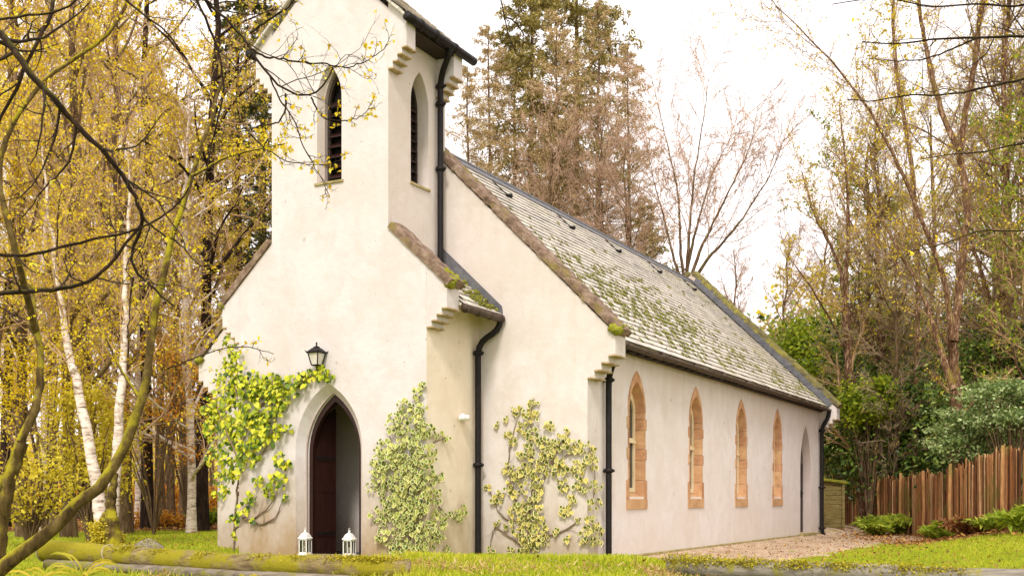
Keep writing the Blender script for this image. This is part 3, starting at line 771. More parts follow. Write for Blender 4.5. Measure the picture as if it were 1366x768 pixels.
a = leaf(-1); a.rotation_euler = (0, 0, R_(74))
b = leaf(1); b.rotation_euler = (0, 0, R_(-96))

# ================================================================ THINGS ON AND BY THE WALLS
def place_local(x, y, z): p = l2w(x, y, z); return (p[0], p[1], p[2])
wl_ = empty('wall_lantern', place_local(-0.13, PD, 3.10), ROT, 'black iron carriage lantern with frosted panes fixed above the pointed front door', 'lantern')
mb = MB(); mb.box(-.05, .05, -.02, 0, -.02, .12); mb.tube([(0, -.02, .02), (0, -.10, -.02), (0, -.17, .0), (0, -.17, .08)], .016, 8); mb.tube([(0, -.02, .09), (0, -.10, .04), (0, -.17, .05)], .010, 6)
mb.build('bracket', M['black'], wl_, True)
def frustum(mb, c, z0, w0, z1, w1, sh=1.0):
    vs = [(c[0] + sx * w, c[1] + sy * w, z) for z, w in ((z0, w0), (z1, w1)) for sx, sy in ((-1, -1), (1, -1), (1, 1), (-1, 1))]
    mb.add(vs, [(0, 1, 5, 4), (1, 2, 6, 5), (2, 3, 7, 6), (3, 0, 4, 7), (0, 1, 2, 3), (4, 5, 6, 7)])
mb = MB(); c = (0, -.17)
for sx, sy in ((-1, -1), (1, -1), (1, 1), (-1, 1)):
    mb.tube([(sx * .075, c[1] + sy * .075, .09), (sx * .125, c[1] + sy * .125, .33)], .012, 6)
frustum(mb, c, .07, .07, .09, .085); frustum(mb, c, .32, .15, .345, .155); frustum(mb, c, .345, .145, .43, .06); frustum(mb, c, .43, .045, .455, .045)
mb.lathe([(0, .55), (.012, .54), (.02, .51), (.01, .485), (.03, .46), (0, .455)], (c[0], c[1], 0), 10)
for sx, sy in ((-1, -1), (1, -1), (1, 1), (-1, 1)): mb.tube([(sx * .14, c[1] + sy * .14, .34), (sx * .165, c[1] + sy * .165, .375)], [.014, .006], 6)
mb.build('lantern_frame', M['black'], wl_)
mb = MB(); frustum(mb, c, .095, .068, .318, .115); mb.build('glass', M['frost'], wl_); wl_.scale = (.82, .82, .82)

sl = empty('security_lamp', place_local(PW, -.62, 2.30), ROT, 'small white security sensor lamp on the shaded porch side wall beside the downpipe', 'lamp')
mb = MB(); mb.lathe([(0, 0), (.05, 0), (.05, .02), (0, .02)], (0, 0, 0), 12); 
for i, (x_, y_, z_) in enumerate(mb.v): mb.v[i] = (z_, x_, y_)
mb.tube([(.02, 0, 0), (.09, -.02, -.02)], .018, 8); mb.build('mount', M['white'], sl, True)
mb = MB(); mb.tube([(.03, .02, .01), (.10, .10, .02)], [.045, .05], 12); mb.tube([(.06, -.03, .0), (.11, -.10, .02)], [.03, .055], 12); mb.build('lamp_head', M['white'], sl, True)

def candle_lantern(x, y, z, label):
    r = empty('candle_lantern', place_local(x, y, z), ROT + .35 + random.uniform(-.3, .3), label, 'lantern', 'white candle lanterns on the front doorstep'); r.scale = (.9, .9, .94)
    mb = MB(); w = .085
    mb.box(-w - .012, w + .012, -w - .012, w + .012, 0, .025)
    for sx in (-1, 1):
        for sy in (-1, 1): mb.box(*sorted((sx * w, sx * (w - .016))), *sorted((sy * w, sy * (w - .016))), .025, .27)
    for sy in (-1, 1):
        for ax in (0, 1):
            for k in (-.5, .5):      # pointed tracery on each side
                y0, y1 = sorted((sy * w, sy * (w - .006)))
                for u0, u1, z0, z1 in ((-.085, -.055, .25, .27), (.055, .085, .25, .27)): mb.box(*((u0, u1, y0, y1) if ax == 0 else (y0, y1, u0, u1)), z0, z1)
            y0, y1 = sorted((sy * w, sy * (w - .008)))
            mb.box(*((-w, w, y0, y1) if ax == 0 else (y0, y1, -w, w)), .262, .285); mb.box(*((-w, w, y0, y1) if ax == 0 else (y0, y1, -w, w)), .025, .05)
            mb.box(*((-.005, .005, y0, y1) if ax == 0 else (y0, y1, -.005, .005)), .05, .262)
    mb.build('frame', M['white'], r)
    mb = MB(); k = 4
    prof = [(.150, .285), (.148, .297), (.120, .315), (.105, .345), (.075, .375), (.035, .395), (.022, .40)]
    mb.lathe([(0, .285)] + prof + [(.018, .415), (.026, .425), (.018, .44), (0, .445)], (0, 0, 0), 4)
    for i, (x_, y_, z_) in enumerate(mb.v):
        c_, s_ = math.cos(math.pi / 4), math.sin(math.pi / 4); f_ = .92
        mb.v[i] = (f_ * (x_ * c_ - y_ * s_), f_ * (x_ * s_ + y_ * c_), z_)
    tp = mb.build('roof', M['white'], r)
    mb = MB(); mb.tube([(0, -.02, .44), (0, -.028, .462), (0, 0, .48), (0, .028, .462), (0, .02, .44)], .004, 6); mb.build('ring', M['white'], r, True)
    mb = MB(); mb.lathe([(0, .025), (.035, .025), (.035, .15), (.03, .155), (0, .15)], (0, 0, 0), 14); mb.tube([(0, 0, .15), (.002, 0, .165)], .0015, 5); mb.build('candle', M['wax'], r, True)
    mb = MB()
    for s in (-1, 1): mb.box(-.07, .07, s * .078 - .001, s * .078 + .001, .05, .26); mb.box(s * .078 - .001, s * .078 + .001, -.07, .07, .05, .26)
    mb.build('glass', M['clear'], r)
    return r
candle_lantern(-0.37, PD - .13, .062, 'white candle lantern on the doorstep by the left jamb of the front door')
candle_lantern(0.52, PD - .13, .062, 'white candle lantern on the doorstep by the right jamb of the front door')
# ================================================================ GROUND
def ground_mat():
    m, nt, out = newmat('lawn_and_woodland_floor'); v = mapped(nt)
    lit = N(nt, 'ShaderNodeAttribute', attribute_name='litter').outputs['Fac']
    n1 = noise(nt, v, 0.8, 6, 0.65); n2 = noise(nt, v, 9, 6, 0.7); n3 = noise(nt, v, 40, 4, 0.7)
    gr = ramp(nt, n2, [(0.3, (0.14, 0.19, 0.010)), (0.5, (0.28, 0.33, 0.014)), (0.7, (0.40, 0.43, 0.025))])
    gr = mixc(nt, ramp(nt, n1, [(0.45, (0, 0, 0)), (0.7, (0.6,) * 3)]), gr, (0.30, 0.28, 0.035))
    le = ramp(nt, n3, [(0.28, (0.045, 0.022, 0.010)), (0.45, (0.17, 0.085, 0.030)), (0.6, (0.32, 0.17, 0.055)), (0.75, (0.42, 0.27, 0.11))])
    le = mixc(nt, ramp(nt, n1, [(0.5, (0, 0, 0)), (0.62, (0.7,) * 3)]), le, (0.17, 0.17, 0.03))
    f = mathn(nt, 'ADD', lit, mathn(nt, 'MULTIPLY', mathn(nt, 'SUBTRACT', n1, 0.5), 0.9))
    c = mixc(nt, ramp(nt, f, [(0.45, (0, 0, 0)), (0.58, (1, 1, 1))]), gr, le)
    finish(nt, out, c, 0.95, n3, 0.8, 0.05, spec=0.1)
    return m
M['ground'] = ground_mat()
def gravel_mat():
    m, nt, out = newmat('gravel'); v = mapped(nt)
    vo = N(nt, 'ShaderNodeTexVoronoi'); vo.inputs['Scale'].default_value = 45; nt.links.new(v, vo.inputs['Vector'])
    s = sep(nt, vo.outputs['Color'])
    c = ramp(nt, s['X'], [(0.1, (0.28, 0.185, 0.11)), (0.5, (0.50, 0.36, 0.235)), (0.9, (0.68, 0.53, 0.38))])
    n = noise(nt, v, 1.3, 6, 0.7)
    c = mixc(nt, ramp(nt, n, [(0.48, (0, 0, 0)), (0.66, (0.65,) * 3)]), c, (0.24, 0.125, 0.055))
    finish(nt, out, c, 0.95, vo.outputs['Distance'], 0.7, 0.02, spec=0.15)
    return m
M['gravel'] = gravel_mat()
gx = np.concatenate([-np.geomspace(260, 14, 26), np.arange(-13.7, 14.8, 0.25), np.geomspace(15, 260, 26)])
gy = np.concatenate([np.arange(-30, 7, 2.0), np.arange(7, 44, 0.25), np.geomspace(44.5, 420, 46)])
GX, GY = np.meshgrid(gx, gy)
def litter_at(X, Y):
    lx, ly = w2l(X, Y)
    left = sstep(31, 34, Y + 0.5 * np.sin(X)) * (X < 3)
    left = np.maximum(left, sstep(-7.0, -8.2, lx + 0 * Y) * sstep(26, 22, Y) * 0.55)
    fx = np.interp(Y, [10, 16, 20, 24.2, 27.9, 34, 43.6, 60], [18, 13.6, 12.0, 11.05, 10.92, 11.9, 14, 16])
    right = sstep(2.6, 1.2, fx - X) * (X > 3) * sstep(20, 26, Y)
    right = np.maximum(right, sstep(34, 36, Y) * (X > 3)); right = np.maximum(right, sstep(1.0, .2, fx - X) * (X > 3))
    return np.clip(np.maximum(left, right), 0, 1)
GZ = hgt(GX, GY) + 0.012 * rng.standard_normal(GX.shape) * (np.hypot(GX, GY) < 60)
nyy, nxx = GX.shape; ii = (np.arange(nyy - 1)[:, None] * nxx + np.arange(nxx - 1)[None]).ravel()
tag(npmesh('ground', np.stack([GX, GY, GZ], -1).reshape(-1, 3), np.stack([ii, ii + 1, ii + 1 + nxx, ii + nxx], -1), M['ground'], None, True, {'litter': litter_at(GX, GY).ravel()}), kind='structure')
# gravel path along the nave
ls = np.arange(0.2, 27, 0.2); cols = 14; V = []
for ly in ls:
    xo = 6.45 + 0.18 * math.sin(ly * 1.3) + 0.12 * math.sin(ly * 3.7) + 3.5 * float(sstep(11, 19, ly)); xi = 3.70 if ly < 17 else 3.70 - (ly - 17) * 0.7
    if ly < 2: xo -= (2 - ly) * 0.9; 
    for k in range(cols):
        p = l2w(xi + (xo - xi) * k / (cols - 1), ly); V.append((p[0], p[1], float(hgt(p[0], p[1])) + 0.022 - (0.03 if k == cols - 1 else 0)))
ii = (np.arange(len(ls) - 1)[:, None] * cols + np.arange(cols - 1)[None]).ravel()
tag(npmesh('path', np.array(V), np.stack([ii, ii + 1, ii + 1 + cols, ii + cols], -1), M['gravel'], None, True), kind='structure')

# ---------------------------------------------------------------- grass
M['grass'] = leafmat('grass_blades', [(0.0, (0.18, 0.24, 0.012)), (0.4, (0.34, 0.41, 0.015)), (0.75, (0.52, 0.54, 0.03)), (1.0, (0.64, 0.56, 0.07))], 0.4)
M['drygrass'] = leafmat('dry_grass', [(0.0, (0.34, 0.18, 0.06)), (0.5, (0.55, 0.36, 0.13)), (1.0, (0.70, 0.55, 0.26))], 0.3)
M['deadleaf'] = leafmat('fallen_leaves', [(0.0, (0.10, 0.04, 0.015)), (0.4, (0.28, 0.12, 0.035)), (0.75, (0.44, 0.20, 0.05)), (1.0, (0.60, 0.38, 0.08))], 0.2)
def on_ground(X, Y, dz=0.0): return np.stack([X, Y, hgt(X, Y) + dz], 1)
def free_of_building(X, Y):
    lx, ly = w2l(X, Y)
    b = (np.abs(lx) < 4.0) & (ly > -0.05) | (np.abs(lx) < 1.98) & (ly > -1.75) | (np.abs(lx) < 0.76) & (ly > -1.95)
    g = (lx > 3.6) & (lx < 6.25 + 3.5 * sstep(11, 19, ly)) & (ly > 1.0)
    return ~(b | g)
def grass(name, n, x0, x1, y0, y1, h, dens=None, mat='grass', bias=0.0, wid=1.0):
    X = rng.uniform(x0, x1, n); Y = rng.uniform(y0, y1, n); k = free_of_building(X, Y) & (litter_at(X, Y) < 0.55) & (np.abs(X) < 0.5 * Y + 1.2)
    pn = 0.5 + 0.5 * np.sin(X * 2.1 + 1.7 * np.sin(Y * 1.9)) * np.sin(Y * 2.7 + X)
    if dens is not None: k &= rng.random(n) < dens(X, Y)
    X, Y, pn = X[k], Y[k], pn[k]; m = len(X)
    s = (h * rng.uniform(.5, 1.3, m) * (0.75 + 0.5 * pn))
    sv, sf, se = NEEDLE; sh = (sv * np.array([wid, 1, 1]), sf, se)
    return tag(leaves(name, on_ground(X, Y, -0.01), s, M[mat], None, sh, nrm=(0, -0.8, 0.2), up=(0, 0, 2.2), nj=.8, uj=.75, rnd=np.clip(rng.random(m) * .7 + .3 * pn + bias, 0, 1)), kind='stuff')
grass('grass', 90000, -6.8, 3.2, 12.0, 15.2, 0.085, lambda X, Y: np.where((X < -1.3) & (Y < 14.6), .12, 1.0), wid=.8, bias=.12)
grass('grass', 60000, -9, 10, 13.5, 20, 0.060, wid=.8)
grass('grass', 120000, 1.0, 14, 13, 32, 0.050, lambda X, Y: np.where(X > 2.2, 1, 0), wid=1.1)
grass('grass', 30000, -12, -4, 18, 33, 0.055, wid=1.3)
grass('grass', 16000, 2.4, 7.5, 11.4, 13.4, 0.07)
# brown tussocks hanging over the bank
C_ = []
for px, py, Y, n, sp in ((600, 757, 13.0, 260, .35), (650, 760, 12.9, 300, .4), (720, 760, 12.9, 180, .5), (560, 756, 13.1, 200, .2), (880, 757, 12.7, 350, .12), (205, 757, 12.9, 80, .1), (790, 760, 12.8, 120, .4), (935, 752, 12.3, 120, .12)):
    p = at(px, py, Y); X = rng.normal(p[0], sp, n); Yy = rng.normal(Y, .18, n); C_.append(on_ground(X, Yy, 0.02 + .05 * rng.random(n)))
C_ = np.concatenate(C_)
tag(leaves('dry_grass', C_, .065 * rng.uniform(.5, 1.3, len(C_)), M['drygrass'], None, NEEDLE, nrm=(0, -.6, .4), up=(0, -.9, .3), nj=.8, uj=.9), kind='stuff')
# fallen leaves
def leaf_litter(n, x0, x1, y0, y1, size, cond=None, mat='deadleaf'):
    X = rng.uniform(x0, x1, n); Y = rng.uniform(y0, y1, n); lx, ly = w2l(X, Y)
    k = ~((np.abs(lx) < 4.05) & (ly > -0.1) | (np.abs(lx) < 2.0) & (ly > -1.8)) & (np.abs(X) < .5 * Y + 1.5)
    if cond is not None: k &= cond(X, Y)
    X, Y = X[k], Y[k]
    return tag(leaves('fallen_leaves', on_ground(X, Y, .012 + .03 * rng.random(len(X))), size * rng.uniform(.6, 1.3, len(X)), M[mat], None, RHOMB, nrm=(0, 0, 1.6), up=(0, 0, 0), nj=.7), kind='stuff')
leaf_litter(30000, 3, 18, 20, 42, .085, lambda X, Y: rng.random(len(X)) < litter_at(X, Y) * 1.0)
leaf_litter(6500, 2.5, 14, 13, 34, .055)
leaf_litter(26000, -24, -4, 30, 58, .11, lambda X, Y: litter_at(X, Y) > .4)
leaf_litter(2600, -9, 3, 13, 31, .06)

# ---------------------------------------------------------------- poles and logs edging the bank
def log_mat(name, c1, c2, moss, amt):
    m, nt, out = newmat(name); v = mapped(nt); vs = mapped(nt, (0.35, 4, 4))
    f = noise(nt, vs, 5, 7, 0.65)
    c = ramp(nt, f, [(0.35, c1), (0.65, c2)])
    g = noise(nt, v, 2.2, 7, 0.7); gg = noise(nt, v, 30, 3)
    gm = mathn(nt, 'ADD', g, mathn(nt, 'MULTIPLY', gg, 0.12))
    mc = mixc(nt, gg, moss, tuple(x * 1.7 for x in moss))
    c = mixc(nt, ramp(nt, gm, [(amt, (0, 0, 0)), (amt + .12, (1, 1, 1))]), c, mc)
    finish(nt, out, c, 0.95, mathn(nt, 'ADD', f, mathn(nt, 'MULTIPLY', gg, .3)), 0.6, 0.02, spec=.15)
    return m
M['log1'] = log_mat('mossy_log_bark', (0.12, 0.08, 0.035), (0.34, 0.26, 0.13), (0.20, 0.17, 0.012), 0.47)
M['log2'] = log_mat('grey_weathered_log', (0.14, 0.12, 0.095), (0.31, 0.275, 0.22), (0.18, 0.16, 0.02), 0.58)
def log(name, pts, r, mat, label, cat='log', group=None, knots=0):
    pts = np.array(pts, float); P = resample(pts, 60); L = np.linalg.norm(P[-1] - P[0])
    base = P[0].copy(); rt = empty(name, tuple(base), 0, label, cat, group)
    T = Tubes(); rr = r * (1 + .05 * np.sin(np.linspace(0, 17, 60)) + .02 * rng.standard_normal(60)); T.add(P - base, rr, 22, 0.015)
    o = T.build('bark', mat, rt)
    for e, s in ((0, -1), (-1, 1)):
        mb = MB(); d = Vector(P[1] - P[0]) if e == 0 else Vector(P[-1] - P[-2]); d.normalize(); x = d.cross(Vector((0, 0, 1))).normalized(); y = d.cross(x)
        q = P[e] - base; R = rr[e] * .995; vs = [Vector(q) + d * s * .012] + [Vector(q) + (x * math.cos(a) + y * math.sin(a)) * R * f + d * s * .008 * (1 if f < 1 else -.5) for f in (.5, 1.0) for a in np.linspace(0, 2 * math.pi, 22, endpoint=False)]
        mb.add(vs, [(0, 1 + k, 1 + (k + 1) % 22) for k in range(22)] + [(1 + k, 1 + (k + 1) % 22, 23 + (k + 1) % 22, 23 + k) for k in range(22)]); mb.build('cut_end', M['logend'], rt)
    return rt, P - base, rr
M['log4'] = log_mat('brown_pole', (0.13, 0.10, 0.075), (0.30, 0.25, 0.19), (0.16, 0.15, 0.02), 0.58)
M['logend'] = simple('sawn_log_end', (0.30, 0.22, 0.13), (0.50, 0.40, 0.26), 12, .9, .4)
M['rope'] = simple('pale_rope', (0.40, 0.33, 0.20), (0.50, 0.43, 0.30), 30, .9, .4)
def A(px, py, Y): return at(px, py, Y)
l1, P1, r1 = log('fallen_log', [A(58, 733, 14.2), A(160, 741, 13.8), A(300, 752, 13.2), A(420, 755, 12.9), A(545, 759, 12.7)], .128, M['log1'], 'long round mossy log lying before the front door, its sawn end at the left', 'log')
mb = MB()
for k in (0, 12):
    d = Vector(P1[k + 1] - P1[k]).normalized(); x = d.cross(Vector((0, 0, 1))).normalized(); y = d.cross(x)
    ps = [Vector(P1[k]) + (x * math.cos(a) + y * math.sin(a)) * (r1[k] + .006) + d * (.01 if k == 0 else .02 * math.sin(a * 2)) for a in np.linspace(0, 2 * math.pi, 25)]
    m1 = MB(); m1.tube(ps, .008, 6, cap=False); m1.build('rope', M['rope'], l1, True)
log('thin_pole', [A(62, 752, 14.0), A(200, 760, 13.4), A(330, 768, 12.8), A(470, 774, 12.5)], .062, M['log4'], 'thin bare grey pole lying under the long mossy log', 'pole')
l3, P3, r3 = log('fallen_log', [A(893, 753, 12.9), A(960, 758, 12.6), A(1100, 763, 12.4), A(1250, 769, 12.2), A(1460, 777, 12.0)], .115, M['log2'], 'smooth grey log with yellow moss tufts edging the lawn at the right', 'log')
def moss_leaves(pts, r, n, parent, name='moss'):
    C = []
    for p in pts: C.append(np.asarray(p) + rng.standard_normal((n, 3)) * np.asarray(r))
    C = np.concatenate(C)
    return tag(leaves(name, C, .028 * rng.uniform(.6, 1.3, len(C)), M['mossleaf'], parent, RHOMB, nrm=(0, -.3, .8), up=(0, 0, 1), nj=1), kind='stuff')
M['mossleaf'] = leafmat('moss_tufts', [(0, (0.20, 0.16, 0.01)), (.5, (0.40, 0.34, 0.015)), (1, (0.62, 0.52, 0.03))], .3)
moss_leaves([P3[i] + np.array((0, -.07, .07)) for i in (1, 2, 4, 5, 6, 8, 9, 11, 12, 13, 15, 18, 19, 20, 23, 25, 26, 29, 33, 34, 37, 40)], (.11, .03, .030), 300, l3)
moss_leaves([P1[i] + np.array((0, -.06, .10)) for i in (15, 16, 22, 30, 38, 44, 49, 50, 52, 53, 54, 55, 56, 57)], (.10, .03, .02), 200, l1)
# grass blades and reedy leaves at the lower left
M['reed'] = leafmat('reedy_leaves', [(0, (0.26, 0.32, 0.02)), (.5, (0.48, 0.42, 0.03)), (1, (0.66, 0.48, 0.05))], .4)
def reeds(px, py, Y, n, h, label):
    b = at(px, py, Y); b[2] = float(hgt(b[0], b[1])); r = empty('reed_clump', tuple(b), 0, label, 'reeds', 'reed clumps by the mossy log')
    P = np.zeros((n, 7, 3)); d = unit(np.stack([rng.normal(0, .35, n), rng.normal(-.1, .3, n), np.ones(n)], 1)); P[:, 0] = rng.normal(0, .05, (n, 3)) * (1, 1, 0)
    L = h * rng.uniform(.6, 1.2, n)
    for j in range(1, 7):
        d = unit(d + np.stack([.10 * np.sign(d[:, 0]), 0 * L, -.16 * j * .5 * np.ones(n)], 1)); P[:, j] = P[:, j - 1] + d * (L / 6)[:, None]
    W = .020 * np.array([.7, 1, 1, .95, .8, .5, .05]); side = unit(np.cross(d, np.array([0, -1, 0.2]))) ; 
    V = np.stack([P - side[:, None] * W[None, :, None], P + side[:, None] * W[None, :, None]], 2).reshape(-1, 3)
    f = np.array([(2 * j, 2 * j + 1, 2 * j + 3, 2 * j + 2) for j in range(6)]); F = (f[None] + (np.arange(n) * 14)[:, None, None]).reshape(-1, 4)
    npmesh('blades', V, F, M['reed'], r, True, {'rnd': np.repeat(rng.random(n), 14), 'edge': np.zeros(n * 14)})
reeds(112, 757, 12.6, 14, .50, 'tall yellow reed blades in front of the left end of the mossy log')
reeds(55, 766, 11.8, 12, .42, 'small yellow reed tuft at the lower left corner, left of the tall one')
reeds(100, 771, 11.2, 12, .28, 'low leafy reed tuft at the bottom edge under the mossy log')
reeds(330, 764, 12.7, 10, .16, 'short yellow-green tuft growing against the front of the mossy log')

# ================================================================ CLIMBERS ON THE WALLS
def onto(px, py, axis, d):
    rx, rz = (px - CX) / FPX, (HY - py) / FPX
    ox, oy = w2l(0, 0); dx, dy = rx * UY - UX, rx * UX + UY
    t = (d - oy) / dy if axis == 'y' else (d - ox) / dx
    return np.array([ox + dx * t, oy + dy * t, EYE + rz * t])        # local
def climber(label, blobs, plane, base, size, stems, mat, dens, shape, depth=.09, stem_r=.012, rect=None):
    r = empty('climbing_ivy', place_local(*base), ROT, label, 'ivy'); b = np.array(base)
    C = []
    for px, py, rad in blobs:
        n = int(rad * rad * math.pi / dens) + 3
        q = rng.random(n) * 2 * np.pi; rr = rad * np.sqrt(rng.random(n)) * 1.12
        for a_, r_ in zip(q, rr):
            x_, y_ = px + r_ * math.cos(a_), py + r_ * math.sin(a_); ax, d = plane(x_); o = .025 + depth * rng.random() * min(1, rad / 14); p = onto(x_, y_, ax, d + (-o if ax == 'y' else o))
            C.append(np.r_[p - b, 0 if ax == 'y' else 1])
    C = np.array(C); nr = np.where(C[:, 3:4] > .5, np.array([1.0, -.35, .35]), np.array([.15, -1.0, .40]))
    m = len(C); sz = size * rng.uniform(.55, 1.25, m)
    leaves('leaves', C[:, :3], sz, mat, r, shape, nrm=nr, up=(0, 0, -1.6), nj=.38, uj=.55)
    T = Tubes()
    for st in stems:
        ps = []
        for (px, py) in st:
            ax, d = plane(px); p = onto(px, py, ax, d); p[1 if ax == 'y' else 0] += (-.03 if ax == 'y' else .03); ps.append(p - b)
        P = resample(np.array(ps), 4 * len(ps)); P += .008 * rng.standard_normal(P.shape); T.add(P, np.linspace(stem_r, stem_r * .35, len(P)), 6)
        Q, R = grow(P[None], np.linspace(stem_r, stem_r * .35, len(P))[None], 5, .2, 1, 45, 15, .25, 5, .25, rr=.5)
        Q[:, :, 1] = np.interp(Q[:, :, 1], [-9, 9], [-9, 9]) if False else Q[:, :1, 1] * np.ones_like(Q[:, :, 1]); T.add(Q, R, 4)
    T.build('stem', M['ivystem'], r)
    return r
M['ivystem'] = simple('ivy_stem', (0.13, 0.085, 0.05), (0.26, 0.18, 0.12), 20, .9, .4)
M['ivy1'] = leafmat('yellow_green_ivy', [(0, (0.035, 0.075, 0.008)), (.22, (0.12, 0.20, 0.012)), (.48, (0.40, 0.46, 0.015)), (.78, (0.62, 0.62, 0.03)), (1, (0.76, 0.68, 0.06))], .25, .45)
M['ivy2'] = leafmat('variegated_ivy', [(0, (0.04, 0.075, 0.015)), (.4, (0.13, 0.20, 0.03)), (.75, (0.32, 0.38, 0.06)), (1, (0.55, 0.52, 0.14))], .2, .5, edge=(0.76, 0.71, 0.30))
M['ivy3'] = leafmat('variegated_ivy_pale', [(0, (0.06, 0.09, 0.02)), (.5, (0.16, 0.20, 0.03)), (.8, (0.45, 0.40, 0.08)), (1, (0.62, 0.50, 0.10))], .2, .5, edge=(0.82, 0.72, 0.28))
iv1 = [(307,456,9),(312,468,9),(312,482,12),(303,500,14),(305,515,20),(323,512,17),(341,508,15),(364,515,17),(391,513,14),(402,506,9),(287,542,16),(314,542,27),(350,540,24),(369,529,16),(296,574,22),(328,575,26),(355,575,18),(287,608,12),(310,608,20),(332,606,15),(298,638,13),(314,632,9),(289,660,6),(373,612,9),(369,640,12),(357,655,8),(381,615,7),(335,662,8),(323,676,8),(312,692,7),(313,712,4),(337,694,4),(416,499,8),(428,495,9),(438,500,7),(408,500,5),(300,655,7),(345,640,6),(385,570,5),(281,565,9),(277,545,7),(379,662,4),(345,560,12)]
st1 = [[(314,735),(314,700),(318,650),(325,610),(322,560),(315,510),(308,460)], [(314,705),(335,694),(358,680),(372,660),(372,640)], [(318,660),(340,620),(355,600),(372,560),(362,530)], [(320,610),(300,570),(290,540)], [(330,560),(360,530),(395,512),(425,500)], [(325,690),(350,700),(370,690),(378,670)]]
climber('bright yellow-green ivy climbing the left corner of the chapel front up to the wall lantern', iv1, lambda px: ('y', PD) if px > 318 else ('y', -0.05 if px < 296 else -.8), (-1.95, PD - .03, 0), .080, st1, M['ivy1'], 12, HEART, .16, .022)
iv2 = [(563,512,4),(556,524,7),(538,541,10),(559,547,11),(527,563,12),(550,572,18),(572,574,9),(595,583,5),(585,578,5),(514,600,14),(541,600,20),(568,604,14),(505,622,12),(532,628,22),(559,633,20),(582,633,8),(495,646,7),(523,653,20),(554,658,24),(577,660,11),(505,685,10),(532,685,21),(559,690,22),(586,690,11),(607,683,7),(618,678,6),(514,712,12),(541,712,16),(568,716,15),(586,710,11),(595,730,4),(530,728,10),(560,730,10),(612,690,5)]
st2 = [[(548,738),(548,690),(545,640),(552,590),(558,545),(563,515)], [(546,700),(520,680),(505,640)], [(548,690),(575,660),(592,690),(615,680)], [(549,650),(530,600),(520,580)], [(552,620),(575,590),(594,583)]]
climber('dense dark and cream variegated ivy on the corner right of the front door', iv2, lambda px: ('y', PD) if px < 567 else ('x', PW), (1.6, PD - .02, 0), .070, st2, M['ivy2'], 12, HEART, .13, .018)
iv3 = [(713,536,6),(709,551,9),(690,547,7),(673,557,4),(664,564,4),(677,577,5),(698,568,8),(715,581,11),(732,568,7),(756,574,5),(685,589,6),(702,602,10),(728,598,12),(749,589,11),(766,594,10),(783,598,10),(788,615,9),(677,623,7),(694,628,12),(719,623,14),(745,619,12),(771,623,10),(685,649,11),(711,649,14),(749,645,8),(775,645,9),(796,645,8),(664,662,9),(651,649,4),(690,679,10),(711,675,13),(754,679,8),(762,662,6),(792,670,8),(664,696,4),(677,698,6),(698,703,14),(719,700,12),(741,707,4),(788,696,10),(796,705,8),(707,724,11),(724,720,8),(783,715,10),(796,722,7),(758,717,4),(655,730,4),(681,732,5),(771,692,4),(700,728,8)]
st3 = [[(707,738),(705,700),(712,650),(708,600),(711,540)], [(706,705),(685,660),(678,610),(690,560)], [(712,670),(735,620),(755,580)], [(707,720),(740,712),(775,695),(795,650),(786,605)], [(708,700),(670,690),(652,650)], [(735,620),(770,600),(786,600)], [(700,730),(660,700),(655,728)]]
climber('sprawling cream-edged ivy with bare patches on the nave gable right of the drainpipe', iv3, lambda px: ('y', 0.0) if px < 784 else ('x', W2), (3.0, -.02, 0), .074, st3, M['ivy3'], 13, HEART, .11, .016)

# ================================================================ FENCE, SCREEN, FERNS
def paling_mat():
    m, nt, out = newmat('split_chestnut_pales'); a = N(nt, 'ShaderNodeAttribute', attribute_name='rnd')
    c = ramp(nt, a.outputs['Fac'], [(0, (0.04, 0.018, 0.010)), (.3, (0.17, 0.07, 0.030)), (.55, (0.36, 0.15, 0.055)), (.8, (0.52, 0.27, 0.11)), (1, (0.70, 0.48, 0.27))])
    v = mapped(nt, (10, 10, 1.2)); n = noise(nt, v, 3, 6, .7)
    c = mixc(nt, 1.0, c, ramp(nt, n, [(.3, (.45, .42, .38)), (.6, (1, 1, 1))]), 'MULTIPLY')
    g = noise(nt, mapped(nt), 1.5, 4); s = sep(nt, mapped(nt))
    c = mixc(nt, ramp(nt, g, [(.52, (0, 0, 0)), (.66, (.6,) * 3)]), c, (0.16, 0.15, 0.03))
    finish(nt, out, c, .92, n, .7, .02, spec=.15); return m
M['pales'] = paling_mat()
fpts = np.array([(15.2, 14.0), (13.2, 17.2), (12.0, 20.2), (11.05, 24.2), (11.0, 27.9), (11.6, 32.0), (12.1, 36.0), (12.35, 40.0), (12.5, 43.0)])
FP = resample(fpts, 80)
fd = np.r_[0, np.cumsum(np.linalg.norm(np.diff(FP, axis=0), axis=1))]
fence = empty('paling_fence', (12.0, 20.2, float(hgt(12.0, 20.2))), 0, 'rustic reddish-brown fence of close split pales curving along the right edge of the lawn', 'fence')
fb = np.array([12.0, 20.2, float(hgt(12.0, 20.2))])
def fpos(d): return np.array([np.interp(d, fd, FP[:, 0]), np.interp(d, fd, FP[:, 1])])
SEC = 3.0; d = 0.0
